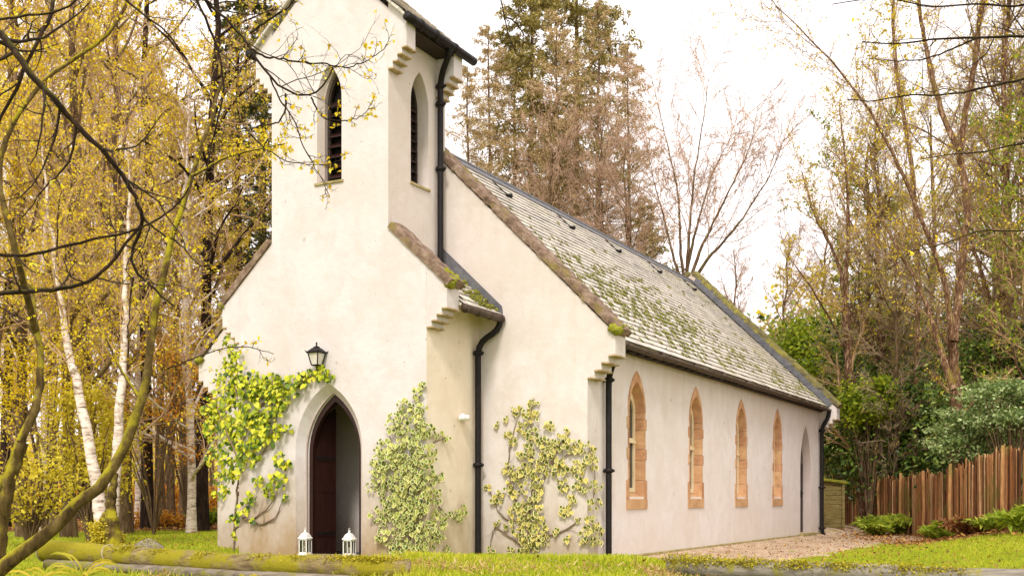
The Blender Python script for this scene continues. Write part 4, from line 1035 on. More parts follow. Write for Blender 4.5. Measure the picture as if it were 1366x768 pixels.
while d < fd[-1] - .5:
    mb = MB(); e = min(d + SEC, fd[-1]); q = d + .02
    while q < e - .05:
        w = random.uniform(.022, .07); p = fpos(q + w / 2); t = fpos(q + w) - fpos(q); t = t / np.linalg.norm(t); nn = np.array([-t[1], t[0]])
        z0 = float(hgt(*p)) - .1; h = 1.72 + random.gauss(0, .075) + .05 * math.sin(q * 1.1); tl = random.gauss(0, .02); off = random.gauss(0, .016); th = random.uniform(.014, .03)
        vs = []
        for zz, ww in ((0, 1), (.5, random.uniform(.9, 1.05)), (1, random.uniform(.75, 1.0))):
            sh = tl * zz * h + random.gauss(0, .006)
            for su, sv_ in ((-1, -1), (1, -1), (1, 1), (-1, 1)):
                g = p + t * (su * w / 2 * ww + sh) + nn * (off + sv_ * th / 2); vs.append((g[0] - fb[0], g[1] - fb[1], z0 + zz * (h + .1) + (random.uniform(-.02, .04) if zz == 1 else 0) - fb[2]))
        fs = [(k, (k + 1) % 4, 4 + (k + 1) % 4, 4 + k) for k in range(4)] + [(4 + k, 4 + (k + 1) % 4, 8 + (k + 1) % 4, 8 + k) for k in range(4)] + [(8, 9, 10, 11)]
        mb.add(vs, fs, min(.999, max(0.001, random.betavariate(1.3, 1.3)))); q += w + random.uniform(-.010, .004)
    mb.build('paling_panel', M['pales'], fence)
    p = fpos(d); t = fpos(d + .1) - fpos(d); t /= np.linalg.norm(t); nn = np.array([-t[1], t[0]]) * (1 if -t[1] < 0 else -1)
    pp = p + nn * .07; z0 = float(hgt(*p)); mb = MB(); P_ = [(pp[0] - fb[0] + random.gauss(0, .01), pp[1] - fb[1], z0 - .2 - fb[2] + k * .52) for k in range(5)]; mb.tube(P_, [.05, .047, .045, .043, .04], 9, a=.8); mb.build('post', M['pales'], fence, True)
    d += SEC
# low boarded screen behind the chapel
sx0, sx1 = at(1090, 700, 36.6), at(1131, 700, 36.2)
scr = empty('timber_screen', (sx0[0], sx0[1], -.15), 0, 'low greenish boarded screen with a mossy sloping top behind the far corner of the chapel', 'screen')
M['greenboard'] = simple('algae_stained_boards', (0.10, 0.09, 0.025), (0.24, 0.18, 0.06), 4, .9, .5, (1, 1, 6), c3=(0.34, 0.27, 0.12))
mb = MB(); L_ = sx1[0] - sx0[0]
for i in range(11): mb.box(0, L_, -.02 - .012 * (i % 2), .02, i * .155 + .01, i * .155 + .15)
mb.build('boards', M['greenboard'], scr, bevel=.006)
for x_ in (0.03, L_ - .05): 
    mb = MB(); mb.box(x_ - .045, x_ + .045, -.10, -.034, -.2, 1.74); mb.build('post', M['greenboard'], scr, bevel=.006)
mb = MB(); mb.add([(-.1, -.16, 1.80), (L_ + .1, -.16, 1.66), (L_ + .1, .14, 1.70), (-.1, .14, 1.84), (-.1, -.16, 1.74), (L_ + .1, -.16, 1.60), (L_ + .1, .14, 1.64), (-.1, .14, 1.78)], [(0, 1, 2, 3), (7, 6, 5, 4), (0, 4, 5, 1), (1, 5, 6, 2), (2, 6, 7, 3), (3, 7, 4, 0)]); mb.build('mossy_top', M['moss'], scr)

M['fern'] = leafmat('fern_fronds', [(0, (0.14, 0.22, 0.02)), (.5, (0.34, 0.44, 0.03)), (1, (0.58, 0.62, 0.08))], .4)
M['fernbrown'] = leafmat('dead_fern', [(0, (0.14, 0.05, 0.02)), (.5, (0.36, 0.15, 0.05)), (1, (0.52, 0.28, 0.10))], .3)
def fern(px, py, Y, R, nf, label, mat='fern', bx=0, grp='ferns along the foot of the fence'):
    b = at(px, py, Y); b[2] = float(hgt(b[0], b[1])); r = empty('fern', tuple(b), 0, label, 'fern', grp)
    T = Tubes(); C = []; U = []; S = []; Nn = []
    for i in range(nf):
        az = 2 * math.pi * i / nf + random.gauss(0, .3); L = R * random.uniform(.75, 1.25); el = R_(random.uniform(48, 80)); n = 16
        P = [np.zeros(3)]; 
        for j in range(n):
            el -= R_(random.uniform(3.0, 6.5)); P.append(P[-1] + np.array([math.cos(az) * math.cos(el), math.sin(az) * math.cos(el), math.sin(el)]) * L / n)
        P = np.array(P) + np.array([bx * 0, 0, .02]); T.add(P, np.linspace(.008, .002, n + 1) * R, 4); side = np.array([-math.sin(az), math.cos(az), 0])
        for j in range(2, n * 2):
            t = j / 2; k = min(int(t), n - 1); f = t - k; q = P[k] * (1 - f) + P[k + 1] * f; ta = unit(P[k + 1] - P[k]); w = math.sin(math.pi * min(1, (t / n) ** .75 * .95 + .05)) * .30 * L
            for s in (1, -1):
                C.append(q); U.append(unit(side * s + ta * .45 + np.array([0, 0, -.15]))); S.append(w); Nn.append(np.cross(side, ta) * (1 if np.cross(side, ta)[2] > 0 else -1))
    C, U, S, Nn = map(np.array, (C, U, S, Nn)); 
    sh = (RHOMB[0] * np.array([.5, 1, 1]), RHOMB[1], RHOMB[2])
    leaves('fronds', C, S, M[mat], r, sh, nrm=Nn, up=U, nj=.45, uj=.2); T.build('stalk', M['ivystem'], r)
fern(1170, 702, 33.0, 1.15, 12, 'large bright green fern against the fence nearest the chapel')
fern(1194, 699, 33.4, 1.0, 10, 'tall feathery fern rising up the fence right beside the largest one')
fern(1248, 712, 27.4, .75, 11, 'small yellow-green fern halfway along the fence')
fern(1325, 712, 24.4, .7, 9, 'dark spreading fern at the fence foot beside the brown dead fronds')
fern(1364, 706, 22.8, .85, 12, 'rightmost bright fern at the edge of the picture')
fern(1285, 716, 25.4, .7, 12, 'collapsed russet dead fern between two green ferns', 'fernbrown')
fern(1305, 714, 25.0, .75, 12, 'upright brown dead fern with curled fronds before the fence', 'fernbrown')
# ================================================================ TREES
def barkmat(name, c1, c2, c3, moss=None, amt=.55, scale=6):
    m, nt, out = newmat(name); v = mapped(nt, (2, 2, .5)); f = noise(nt, v, scale, 7, .7)
    c = ramp(nt, f, [(.32, c1), (.52, c2), (.7, c3)])
    if moss:
        g = noise(nt, mapped(nt), 1.8, 6, .7); gn = N(nt, 'ShaderNodeNewGeometry'); g = mathn(nt, 'ADD', g, mathn(nt, 'MULTIPLY', sep(nt, gn.outputs['Normal'])['Z'], .22)); c = mixc(nt, ramp(nt, g, [(amt, (0, 0, 0)), (amt + .12, (.9,) * 3)]), c, moss)
    finish(nt, out, c, .95, f, .8, .03, spec=.15); return m
M['bark'] = barkmat('brown_bark', (0.05, 0.03, 0.018), (0.15, 0.095, 0.05), (0.26, 0.18, 0.10), (0.16, 0.14, 0.02), .56)
M['barkmoss'] = barkmat('mossy_bark', (0.030, 0.018, 0.008), (0.10, 0.065, 0.02), (0.20, 0.14, 0.05), (0.34, 0.29, 0.015), .50)
M['barkdark'] = barkmat('dark_bark', (0.010, 0.006, 0.005), (0.028, 0.016, 0.010), (0.075, 0.045, 0.028), (0.09, 0.085, 0.015), .60)
M['barkred'] = barkmat('flaking_red_bark', (0.035, 0.016, 0.008), (0.15, 0.08, 0.04), (0.62, 0.42, 0.28), (0.20, 0.16, 0.02), .56, 10)
def birchmat():
    m, nt, out = newmat('birch_bark'); v = mapped(nt, (1.2, 1.2, 5)); f = noise(nt, v, 3.2, 6, .7)
    c = ramp(nt, f, [(.36, (0.07, 0.045, 0.03)), (.43, (0.50, 0.38, 0.30)), (.55, (0.74, 0.64, 0.54)), (.75, (0.80, 0.72, 0.62))])
    g = noise(nt, mapped(nt), 2.0, 6, .75); c = mixc(nt, ramp(nt, g, [(.58, (0, 0, 0)), (.64, (.9,) * 3)]), c, (0.16, 0.12, 0.05))
    finish(nt, out, c, .85, f, .5, .02, spec=.2); return m
M['birch'] = birchmat()
M['twig'] = simple('tan_twigs', (0.34, 0.205, 0.095), (0.60, 0.39, 0.20), 3, .9, .1)
M['twigpink'] = simple('pinkish_twigs', (0.38, 0.24, 0.155), (0.64, 0.44, 0.30), 3, .9, .1)
M['twigdark'] = simple('dark_twigs', (0.015, 0.009, 0.006), (0.05, 0.03, 0.018), 3, .9, .1)
M['twigmid'] = simple('brown_twigs', (0.16, 0.09, 0.045), (0.36, 0.23, 0.12), 3, .9, .1)
M['twiggrey'] = simple('grey_brown_twigs', (0.30, 0.21, 0.13), (0.48, 0.36, 0.24), 3, .9, .1)
M['yellow'] = leafmat('yellow_autumn_leaves', [(0, (0.60, 0.38, 0.02)), (.35, (0.80, 0.58, 0.02)), (.75, (0.88, 0.70, 0.02)), (1, (0.88, 0.80, 0.16))], .45)
M['olive'] = leafmat('olive_yellow_leaves', [(0, (0.34, 0.26, 0.02)), (.5, (0.62, 0.50, 0.03)), (1, (0.80, 0.68, 0.08))], .45)
M['orange'] = leafmat('orange_leaves', [(0, (0.36, 0.12, 0.012)), (.5, (0.64, 0.30, 0.03)), (1, (0.78, 0.50, 0.05))], .4)
M['green'] = leafmat('evergreen_leaves', [(0, (0.008, 0.020, 0.004)), (.45, (0.055, 0.105, 0.012)), (.75, (0.17, 0.26, 0.03)), (1, (0.40, 0.47, 0.12))], .2, .4)
M['brightgreen'] = leafmat('bright_green_leaves', [(0, (0.08, 0.13, 0.010)), (.5, (0.24, 0.32, 0.015)), (1, (0.46, 0.50, 0.03))], .4)
M['blue'] = leafmat('silvery_green_sprays', [(0, (0.04, 0.08, 0.015)), (.5, (0.22, 0.31, 0.08)), (1, (0.60, 0.66, 0.34))], .25)
M['needles'] = leafmat('spruce_needles', [(0, (0.14, 0.13, 0.025)), (.5, (0.34, 0.29, 0.07)), (1, (0.56, 0.44, 0.16))], .25)
M['needlesbrown'] = leafmat('brown_larch_needles', [(0, (0.36, 0.27, 0.12)), (.5, (0.56, 0.43, 0.20)), (1, (0.74, 0.58, 0.32))], .3)
M['needlesdark'] = leafmat('dark_spruce_needles', [(0, (0.03, 0.04, 0.010)), (.5, (0.10, 0.11, 0.025)), (1, (0.26, 0.22, 0.06))], .2)

def poly_at(pts, Y, dy=0.0):
    """a stem seen through given bearings, standing at distance Y and leaning dy towards or away from us"""
    out = []; n = len(pts)
    for i, p in enumerate(pts):
        yy = (p[2] if len(p) > 2 else Y + dy * i / max(1, n - 1)); out.append(at(p[0], p[1], yy))
    return np.array(out)
def local(P, b): return P - np.asarray(b)
def tree_root(name, b, label, cat='tree', group=None): return empty(name, tuple(float(x) for x in b), 0, label, cat, group)

def stem(H, n=14, lean=(0, 0), wob=.02, r0=.2, r1=.03):
    z = np.linspace(0, 1, n); P = np.zeros((n, 3)); P[:, 2] = z * H
    w = np.cumsum(rng.standard_normal((n, 2)) * wob * H / n, axis=0) * 1.6
    P[:, 0] = lean[0] * H * z ** 1.3 + w[:, 0] * z; P[:, 1] = lean[1] * H * z ** 1.3 + w[:, 1] * z
    R = r0 * (1 - z) ** .8 + r1; R[0] *= 1.35; R[1] *= 1.05
    return P[None], R[None]

def broad_tree(H, r0, k1=16, t1=.3, ang=45, len1=.32, k2=9, k3=6, k4=0, bark='bark', twig='twig', leaf=None, nleaf=0, lsize=.07, trop=.05, lean=(0, 0), sides=8, forks=0, wob=.12, weep=0.0, mr=1.0):
    """trunk with limbs, branches, twigs and loose leaves. Returns list of (name, object)."""
    P0, R0 = stem(H, 16, lean, .06, r0)
    T = Tubes(); T.add(P0, R0, sides, .03)
    L1, r1 = grow(P0, R0, k1, t1, .97, ang, 9, len1, 9, wob, (0, 0, trop), .5, .45, minr=.012)
    T.add(L1, r1, 6); tr = T.build('trunk', M[bark])
    T2 = Tubes(); L2, r2 = grow(L1, r1, k2, .15, 1, 42, 14, .42, 6, wob * 1.3, (0, 0, trop - weep * .4), .55, .4, minr=.007 * mr); T2.add(L2, r2, 4)
    L3, r3 = grow(L2, r2, k3, .15, 1, 40, 14, .5, 5, wob * 1.6, (0, 0, trop * .5 - weep), .6, .3, minr=.0045 * mr); T2.add(L3, r3, 3)
    last = L3
    if k4: L4, r4 = grow(L3, r3, k4, .1, 1, 38, 14, .6, 4, .2, (0, 0, -weep), .7, .3, minr=.0035 * mr); T2.add(L4, r4, 3); last = L4
    tw = T2.build('branches', M[twig]); parts = [tr, tw]
    if nleaf:
        C, tn = pts_on(last, nleaf, .04); parts.append(leaves('foliage', C, lsize * rng.uniform(.6, 1.3, nleaf), M[leaf], None, RHOMB, up=(0, 0, -1.0)))
    return parts
def conifer(H, r0, k1=110, L0=.24, t1=.12, droop=.05, k2=10, nneed=26000, need='needles', nsize=.16, bark='bark', twig='twig', ang=95, sparse=.0):
    P0, R0 = stem(H, 18, (0, 0), .02, r0, .02); T = Tubes(); T.add(P0, R0, 8, .03)
    L1, r1 = grow(P0, R0, k1, t1, .995, ang, 7, 1, 8, .06, (0, 0, -droop), .22, 0, lenarr=lambda t: H * L0 * (1.02 - t) ** .8 + .25, minr=.014)
    T.add(L1, r1, 5); tr = T.build('trunk', M[bark])
    T2 = Tubes(); L2, r2 = grow(L1, r1, k2, .12, 1, 55, 10, .30, 5, .12, (0, 0, -.10), .5, .5, minr=.006, flat=.8); T2.add(L2, r2, 3)
    L3, r3 = grow(L2, r2, 4, .1, 1, 50, 14, .45, 4, .15, (0, 0, -.25), .6, .3, minr=.004); T2.add(L3, r3, 3)
    tw = T2.build('branches', M[twig])
    C, tn = pts_on(np.concatenate([L3]), nneed, .03, .05); C2, tn2 = pts_on(L2, nneed // 3, .03); C = np.concatenate([C, C2]); tn = np.concatenate([tn, tn2])
    sh = (RHOMB[0] * np.array([.55, 1, 1]), RHOMB[1], RHOMB[2])
    fo = leaves('foliage', C, nsize * rng.uniform(.6, 1.3, len(C)), M[need], None, sh, nrm=(0, 0, .5), up=tn * 1.2 + np.array((0, 0, -.6)), nj=.8, uj=.5)
    return [tr, tw, fo]
def plant(parts, name, px, Y, label, group=None, rot=None, scale=1.0, cat='tree', first=None, zoff=-.05, tilt=(0, 0)):
    X = (px - CX) / FPX * Y; b = (X, Y, float(hgt(X, Y)) + zoff)
    r = tree_root(name, b, label, cat, group); r.rotation_euler = (tilt[0], tilt[1], random.uniform(0, 6.28) if rot is None else rot); r.scale = (scale, scale, scale * random.uniform(.94, 1.06))
    for p in parts:
        if p.parent is None and not p.get('used'): p.parent = r; p['used'] = 1; continue
        c = p.copy(); COL.objects.link(c); c.parent = r; c.name = p.name.split('.')[0]
    return r

# ---- the woodland left of the chapel
GL = 'trees of the wood left of the chapel'
ya = broad_tree(15, .11, 22, .16, 42, .30, 9, 6, 4, 'bark', 'twig', 'yellow', 12000, .08, .07, weep=.04, mr=1.7)
yb = broad_tree(17, .14, 24, .20, 38, .26, 9, 6, 4, 'bark', 'twigpink', 'yellow', 7000, .08, .09, mr=1.7)
yc = broad_tree(13, .09, 24, .10, 48, .34, 8, 6, 4, 'birch', 'twigpink', 'yellow', 9000, .075, .04, weep=.06, mr=1.6)
yd = broad_tree(19, .155, 26, .30, 60, .22, 9, 6, 3, 'barkdark', 'twig', 'olive', 6000, .085, .02, mr=1.7)
LEFT = [(yb,'broadleaf_tree',168,31,1,'straight dark trunk just right of the twin birch, yellow leaves above'),
 (yd,'broadleaf_tree',197,34,1,'slim dark trunk standing alone between the birch and the chapel'),
 (ya,'broadleaf_tree',228,37,1,'grey trunk in the middle of the gap between birch and chapel'),
 (yc,'birch_tree',255,31,1,'slender pale birch leaning beside the largest trunk near the chapel wall'),
 (yd,'broadleaf_tree',268,32.5,1.05,'thick dark trunk closest to the left wall of the chapel'),
 (ya,'broadleaf_tree',120,35,1.05,'yellow-leaved tree behind the twin birch'),
 (yb,'broadleaf_tree',92,27,.95,'mossy tree with yellow leaves left of the twin birch'),
 (yc,'birch_tree',60,33,1.1,'pale thin birch deep in the wood at the far left'),
 (ya,'broadleaf_tree',30,28,1,'golden tree nearest the left edge of the picture'),
 (yd,'broadleaf_tree',5,36,1,'dark trunk cut by the left edge of the picture'),
 (ya,'broadleaf_tree',-40,25,1,'golden tree partly beyond the left edge of the picture'),
 (yb,'broadleaf_tree',145,44,1.15,'tall mossy tree deep behind the birch'),
 (ya,'broadleaf_tree',215,47,1.25,'tall golden tree rising deep in the wood'),
 (yc,'birch_tree',185,40,1.2,'pale birch standing deep in the wood behind the dark trunks'),
 (yb,'broadleaf_tree',70,46,1.2,'tall olive-yellow tree deep in the wood at the left'),
 (ya,'broadleaf_tree',300,45,1.1,'golden tree whose crown shows beside the porch gable'),
 (ya,'broadleaf_tree',15,50,1.3,'far golden tree at the left edge of the wood'),
 (yd,'broadleaf_tree',110,55,1.2,'far bare dark tree behind the golden ones'),
 (yb,'broadleaf_tree',245,58,1.3,'farthest tall olive tree left of the chapel')]
for parts, nm, px, Y, sc, lb in LEFT: plant(parts, nm, px, Y, lb, GL, scale=sc)
sp = conifer(21, .22, 110, .17, .18, .07, 10, 15000, 'needlesdark', .18, 'barkdark', 'twigdark')
plant(sp, 'spruce_tree', 318, 40, 'dark spruce right behind the left side of the bell tower', GL, scale=.95)
plant(sp, 'spruce_tree', 352, 46, 'taller dark spruce hidden partly by the bell tower', GL, scale=1.15)

# ---- conifers behind the nave roof
GM = 'trees rising behind the nave roof'
ca = conifer(26, .18, 150, .23, .25, .04, 12, 32000, 'needles', .18, 'bark', 'twig', 82)
cb = conifer(25, .15, 140, .21, .25, .03, 12, 14000, 'needlesbrown', .13, 'bark', 'twig', 66)
pk = broad_tree(20, .14, 36, .22, 34, .25, 10, 8, 4, 'bark', 'twigpink', None, 0, trop=.04, weep=.05, mr=1.8)
rb = broad_tree(17, .13, 34, .12, 36, .26, 10, 8, 5, 'barkred', 'twigmid', 'olive', 6500, .07, .06, mr=1.4)
plant(ca, 'spruce_tree', 705, 52, 'tall olive-green spruce directly above the tower side of the roof', GM, scale=1.05)
plant(ca, 'spruce_tree', 772, 56, 'tallest green spruce at the centre of the group', GM, scale=1.22)
plant(cb, 'larch_tree', 655, 50, 'thin brown larch close beside the bell tower', GM, scale=.94)
plant(cb, 'larch_tree', 742, 49, 'bare reddish larch between the two spruces', GM, scale=.92)
plant(cb, 'larch_tree', 840, 52, 'brown larch at the right end of the conifer group', GM, scale=.86)
plant(ca, 'spruce_tree', 862, 60, 'short spruce showing low at the right of the conifers', GM, scale=.68)
plant(pk, 'birch_tree', 805, 47, 'pinkish bare birch before the right conifers', GM, scale=.92)
plant(pk, 'birch_tree', 720, 46, 'pinkish bare birch right of the bell tower', GM, scale=.90)
plant(pk, 'birch_tree', 850, 46, 'pinkish bare birch furthest right, its twigs meeting the bare fan-shaped tree', GM, scale=.74)
plant(cb, 'larch_tree', 800, 54, 'tall thin reddish larch right of the tallest spruce', GM, scale=.98)
plant(cb, 'larch_tree', 690, 53, 'tall thin reddish larch left of the olive-green spruce', GM, scale=.95)
plant(cb, 'larch_tree', 625, 47, 'low brown larch touching the tower downpipe', GM, scale=.80)

# ---- bare fan-shaped tree beyond the ridge end
def traced_tree(name, label, stems, Y, bark, twig, group=None, k2=10, k3=7, k4=0, len2=.3, leaf=None, nleaf=0, lsize=.07, sides=8, cat='tree', wob=.13, trop=.06, weep=0.0, minr=.004, ang=38, base=None, leaf_t0=0.0, t0=.25, rr2=.4):
    P0 = poly_at(stems[0][0], stems[0][1], stems[0][2]); b = P0[0].copy() if base is None else np.array(base, float)
    root = tree_root(name, b, label, cat, group); T = Tubes(); T2 = Tubes(); tips = []
    for pts, y, dy, r0, r1, *kk in stems:
        P = resample(poly_at(pts, y, dy), 26) - b; P[2:-1] += min(.12 * r0, .22 * float(np.linalg.norm(P[1] - P[0]))) * rng.standard_normal((23, 3)); R = r0 + (r1 - r0) * np.linspace(0, 1, 26) ** .72; T.add(P, R, sides, .04)
        kq = kk[0] if kk else k2
        if kq == 0: continue
        L2, q2 = grow(P[None], R[None], kq, t0, 1, ang, 14, len2, 9, wob, (0, 0, trop), rr2, .35, minr=minr * 1.6); T2.add(L2, q2, 5)
        L3, q3 = grow(L2, q2, k3, .15, 1, 40, 14, .48, 6, wob * 1.3, (0, 0, trop * .6 - weep), .6, .35, minr=minr * 1.15); T2.add(L3, q3, 3)
        last = L3
        if k4: L4, q4 = grow(L3, q3, k4, .1, 1, 38, 15, .5, 5, wob * 1.6, (0, 0, -weep), .7, .3, minr=minr); T2.add(L4, q4, 3); last = L4
        tips.append(last)
    T.build('trunk', M[bark], root)
    if T2.V: T2.build('branches', M[twig], root)
    if nleaf:
        n = min(t.shape[1] for t in tips); C, _ = pts_on(np.concatenate([t[:, :n] for t in tips]), nleaf, .03, leaf_t0); leaves('foliage', C, lsize * rng.uniform(.6, 1.3, nleaf), M[leaf], root, RHOMB, up=(0, 0, -1))
    return root
traced_tree('bare_tree', 'bare fan-shaped tree with many upright stems beyond the far end of the ridge', [
 ([(918,700),(918,600),(916,480),(915,375)], 46, 0, .26, .20, 0), ([(915,385),(908,340),(905,260),(885,170),(868,100)], 46, 1, .08, .006), ([(915,390),(918,330),(925,240),(940,150),(948,85)], 46, -2, .09, .006),
 ([(916,385),(935,330),(965,270),(1000,200),(1012,140)], 46, -1, .09, .006), ([(916,390),(940,350),(985,300),(1030,230),(1052,170)], 46, 2, .09, .006), ([(914,385),(900,350),(888,300),(872,240),(862,190)], 46, 0, .08, .006), ([(916,360),(930,300),(950,230),(985,165)], 47, 2, .08, .006)],
 46, 'bark', 'twigpink', GM, 18, 9, 5, .38, minr=.0095, t0=.2, ang=32)

# ---- right-hand wood
GR = 'trees of the wood right of the chapel'
traced_tree('twin_stemmed_tree', 'slim tree with a reddish trunk forking high up just past the far chapel corner', [
 ([(1152,705),(1150,650),(1143,560),(1132,480),(1128,410)], 38, 0, .20, .15, 4), ([(1128,415),(1122,360),(1105,320),(1085,285),(1070,230)], 38, 1, .09, .02), ([(1128,415),(1130,340),(1132,290),(1128,220),(1120,140)], 38, -1, .11, .02), ([(1130,470),(1110,430),(1080,380),(1050,340)], 38, -2, .05, .015)],
 38, 'barkred', 'twig', GR, 14, 8, 5, .36, 'olive', 3500, .08, minr=.0065)
traced_tree('birch_tree', 'big flaking birch with a V-shaped fork high against the sky behind the fence', [
 ([(1284,720),(1282,620),(1279,560),(1273,500),(1270,440)], 28.9, 0, .17, .135, 5), ([(1271,450),(1258,360),(1240,320),(1228,290),(1190,200),(1150,130),(1090,60),(1034,8)], 28, -1, .085, .012, 24),
 ([(1272,455),(1278,400),(1285,330),(1292,270),(1283,225),(1280,195)], 28.5, .5, .12, .09, 8), ([(1281,200),(1262,170),(1245,110),(1232,50),(1222,-20),(1215,-90)], 28.5, 1, .08, .04, 14), ([(1281,200),(1288,150),(1300,90),(1306,40),(1312,-20),(1316,-90)], 28.5, -1, .09, .05, 14),
 ([(1272,520),(1250,450),(1235,400),(1215,360),(1180,300),(1150,260)], 28, 1.5, .10, .02, 14), ([(1277,560),(1300,535),(1240,440),(1238,430)], 28.6, 1, .06, .03, 0)],
 28, 'barkred', 'twigmid', GR, 16, 9, 6, .34, 'yellow', 5000, .06, minr=.0048, rr2=.28)
traced_tree('birch_tree', 'thin birch with a curving stem left of the big forked one', [
 ([(1215,705),(1222,600),(1222,480),(1226,400),(1222,300),(1216,200),(1196,120),(1192,40),(1190,-60)], 37, 0, .12, .05, 26)], 37, 'barkred', 'twigpink', GR, 20, 7, 3, .20, 'olive', 5000, .09, minr=.0045, t0=.35, rr2=.25)
# loose yellow-green crown and a few more deep in the wood
yg = broad_tree(14, .12, 26, .15, 48, .32, 9, 6, 4, 'bark', 'twig', 'brightgreen', 11000, .10, .05, mr=1.8)
gd = broad_tree(15, .14, 28, .10, 50, .32, 10, 8, 5, 'bark', 'twiggrey', 'olive', 4500, .085, .03, weep=.07, mr=1.9)
for parts, nm, px, Y, sc, lb in [(rb,'birch_tree',1335,33,1.0,'upright fine-twigged birch at the far right with a pale trunk'), (rb,'birch_tree',1175,40,.92,'upright birch full of fine twigs left of the forked birch'), (rb,'birch_tree',1385,38,1.1,'fine-twigged birch half outside the right edge'), (yg,'broadleaf_tree',1155,42,1.0,'loose yellow-green tree between the forked birch and the chapel'), (gd,'broadleaf_tree',1345,34,.95,'olive-leaved tree at the right edge behind the fence'), (yg,'broadleaf_tree',1400,30,.9,'leafy tree crossing the right edge of the picture'),
    (gd,'broadleaf_tree',1245,45,1.1,'twiggy brown tree deep behind the forked birch'), (gd,'broadleaf_tree',1195,37,.62,'short brown twiggy tree with drooping dead sprays behind the fence'), (gd,'broadleaf_tree',1180,52,1.0,'far thin tree behind the loose yellow-green one'), (yg,'broadleaf_tree',1320,50,1.2,'tall far tree showing yellow-green between the right-hand trunks'),
    (pk,'bare_tree',1035,58,.74,'low bare twiggy tree on the skyline past the roof end'), (pk,'bare_tree',985,62,.72,'low bare bush-like tree just right of the ridge end'), (pk,'bare_tree',1085,56,.80,'bare reddish tree left of the slim forking trunk')]:
    plant(parts, nm, px, Y, lb, GR, scale=sc)

# evergreen masses behind the fence and other bushes
def bush(name, px, py, Y, size, n, mat, label, group, lsz=.12, clumps=40, cat='shrub', shape=RHOMB, gz=None, stemc='bark', up=(0, 0, -.6), layered=False):
    c = at(px, py, Y); X = c[0]; b = np.array([X, Y, float(hgt(X, Y))]); r = tree_root(name, b, label, cat, group)
    ctr = c - b; T = Tubes(); D = unit(rng.standard_normal((clumps, 3))) * (rng.random((clumps, 1)) ** .38) * np.array(size); E = ctr + D; E[:, 2] = np.maximum(E[:, 2], .15)
    s0 = np.zeros((clumps, 6, 3)); tt = np.linspace(0, 1, 6)[None, :, None]; s0 = np.array([0, 0, 0.0]) + (E[:, None] - 0) * tt; s0[:, :, 2] = E[:, None, 2] * (tt[:, :, 0] ** .75); s0 += .04 * rng.standard_normal(s0.shape) * tt
    T.add(s0, .03 * np.linspace(1, .25, 6)[None] * np.ones((clumps, 1)), 4); T.build('stems', M[stemc], r)
    ci = rng.integers(0, clumps, n); sg = np.array(size).mean() * rng.uniform(.15, .34, clumps); d = rng.standard_normal((n, 3)) * sg[ci][:, None] * (np.array([1, 1, .28]) if layered else np.array([1, 1, .75]))
    C = E[ci] + d; C[:, 2] = np.maximum(C[:, 2], .05); cr = rng.random(clumps)
    leaves('foliage', C, lsz * rng.uniform(.6, 1.3, n), M[mat], r, shape, nrm=(0, -.2, .7), up=up, nj=.8, uj=1.0, rnd=np.clip(.35 * cr[ci] + .75 * rng.random(n) - .05, 0, 1))
    return r
GB = 'shrubs behind the fence'
LONG = (RHOMB[0] * np.array([.8, 1, 1]), RHOMB[1], RHOMB[2])
bush('evergreen_shrub', 1150, 560, 41, (1.9, 1.6, 2.6), 15000, 'green', 'dark evergreen just past the chapel corner, behind the screen', GB, .17, 46, shape=LONG)
bush('evergreen_shrub', 1205, 580, 38, (1.9, 1.5, 2.5), 15000, 'green', 'deep green evergreen in the middle behind the fence', GB, .17, 46, shape=LONG)
bush('evergreen_shrub', 1330, 560, 33, (2.2, 1.5, 2.4), 16000, 'green', 'dark evergreen at the right behind the silvery spray', GB, .16, 50, shape=LONG)
bush('evergreen_shrub', 1185, 500, 47, (3.0, 1.6, 3.4), 15000, 'green', 'tallest dark evergreen far behind the fence', GB, .20, 50, shape=LONG)
bush('evergreen_shrub', 1265, 520, 42, (3.0, 1.6, 3.4), 15000, 'green', 'dark evergreen behind the flaking birch trunk', GB, .20, 50, shape=LONG)
bush('evergreen_shrub', 1395, 520, 36, (2.6, 1.6, 3.4), 12000, 'green', 'dark evergreen cut by the right edge of the picture', GB, .18, 50, shape=LONG)
bush('silver_fir_sapling', 1300, 575, 28.3, (1.3, .6, .80), 6000, 'blue', 'pale silvery-green spray hanging over the fence top below the birch trunk', GB, .10, 34, shape=LONG, layered=True, up=(-.6, -.2, -.2))
bush('silver_fir_sapling', 1350, 550, 27.4, (1.1, .6, 1.1), 6500, 'blue', 'silvery-green spray over the fence at the right edge', GB, .10, 30, shape=LONG, layered=True, up=(-.6, -.2, -.2))
bush('laurel_bush', 1160, 535, 36.8, (.8, .7, .9), 4000, 'brightgreen', 'lighter green laurel leaves beside the slim reddish trunk', GB, .15, 26, shape=LONG)
bush('maple_bush', 1088, 478, 52, (2.2, 1.6, 2.2), 9000, 'brightgreen', 'bright yellow-green bushy tree past the far end of the roof', GB, .19, 34)
bush('maple_bush', 1118, 520, 50, (2.0, 1.6, 2.4), 8000, 'brightgreen', 'second bright green bush, close right of the chapel far coping', GB, .19, 34)
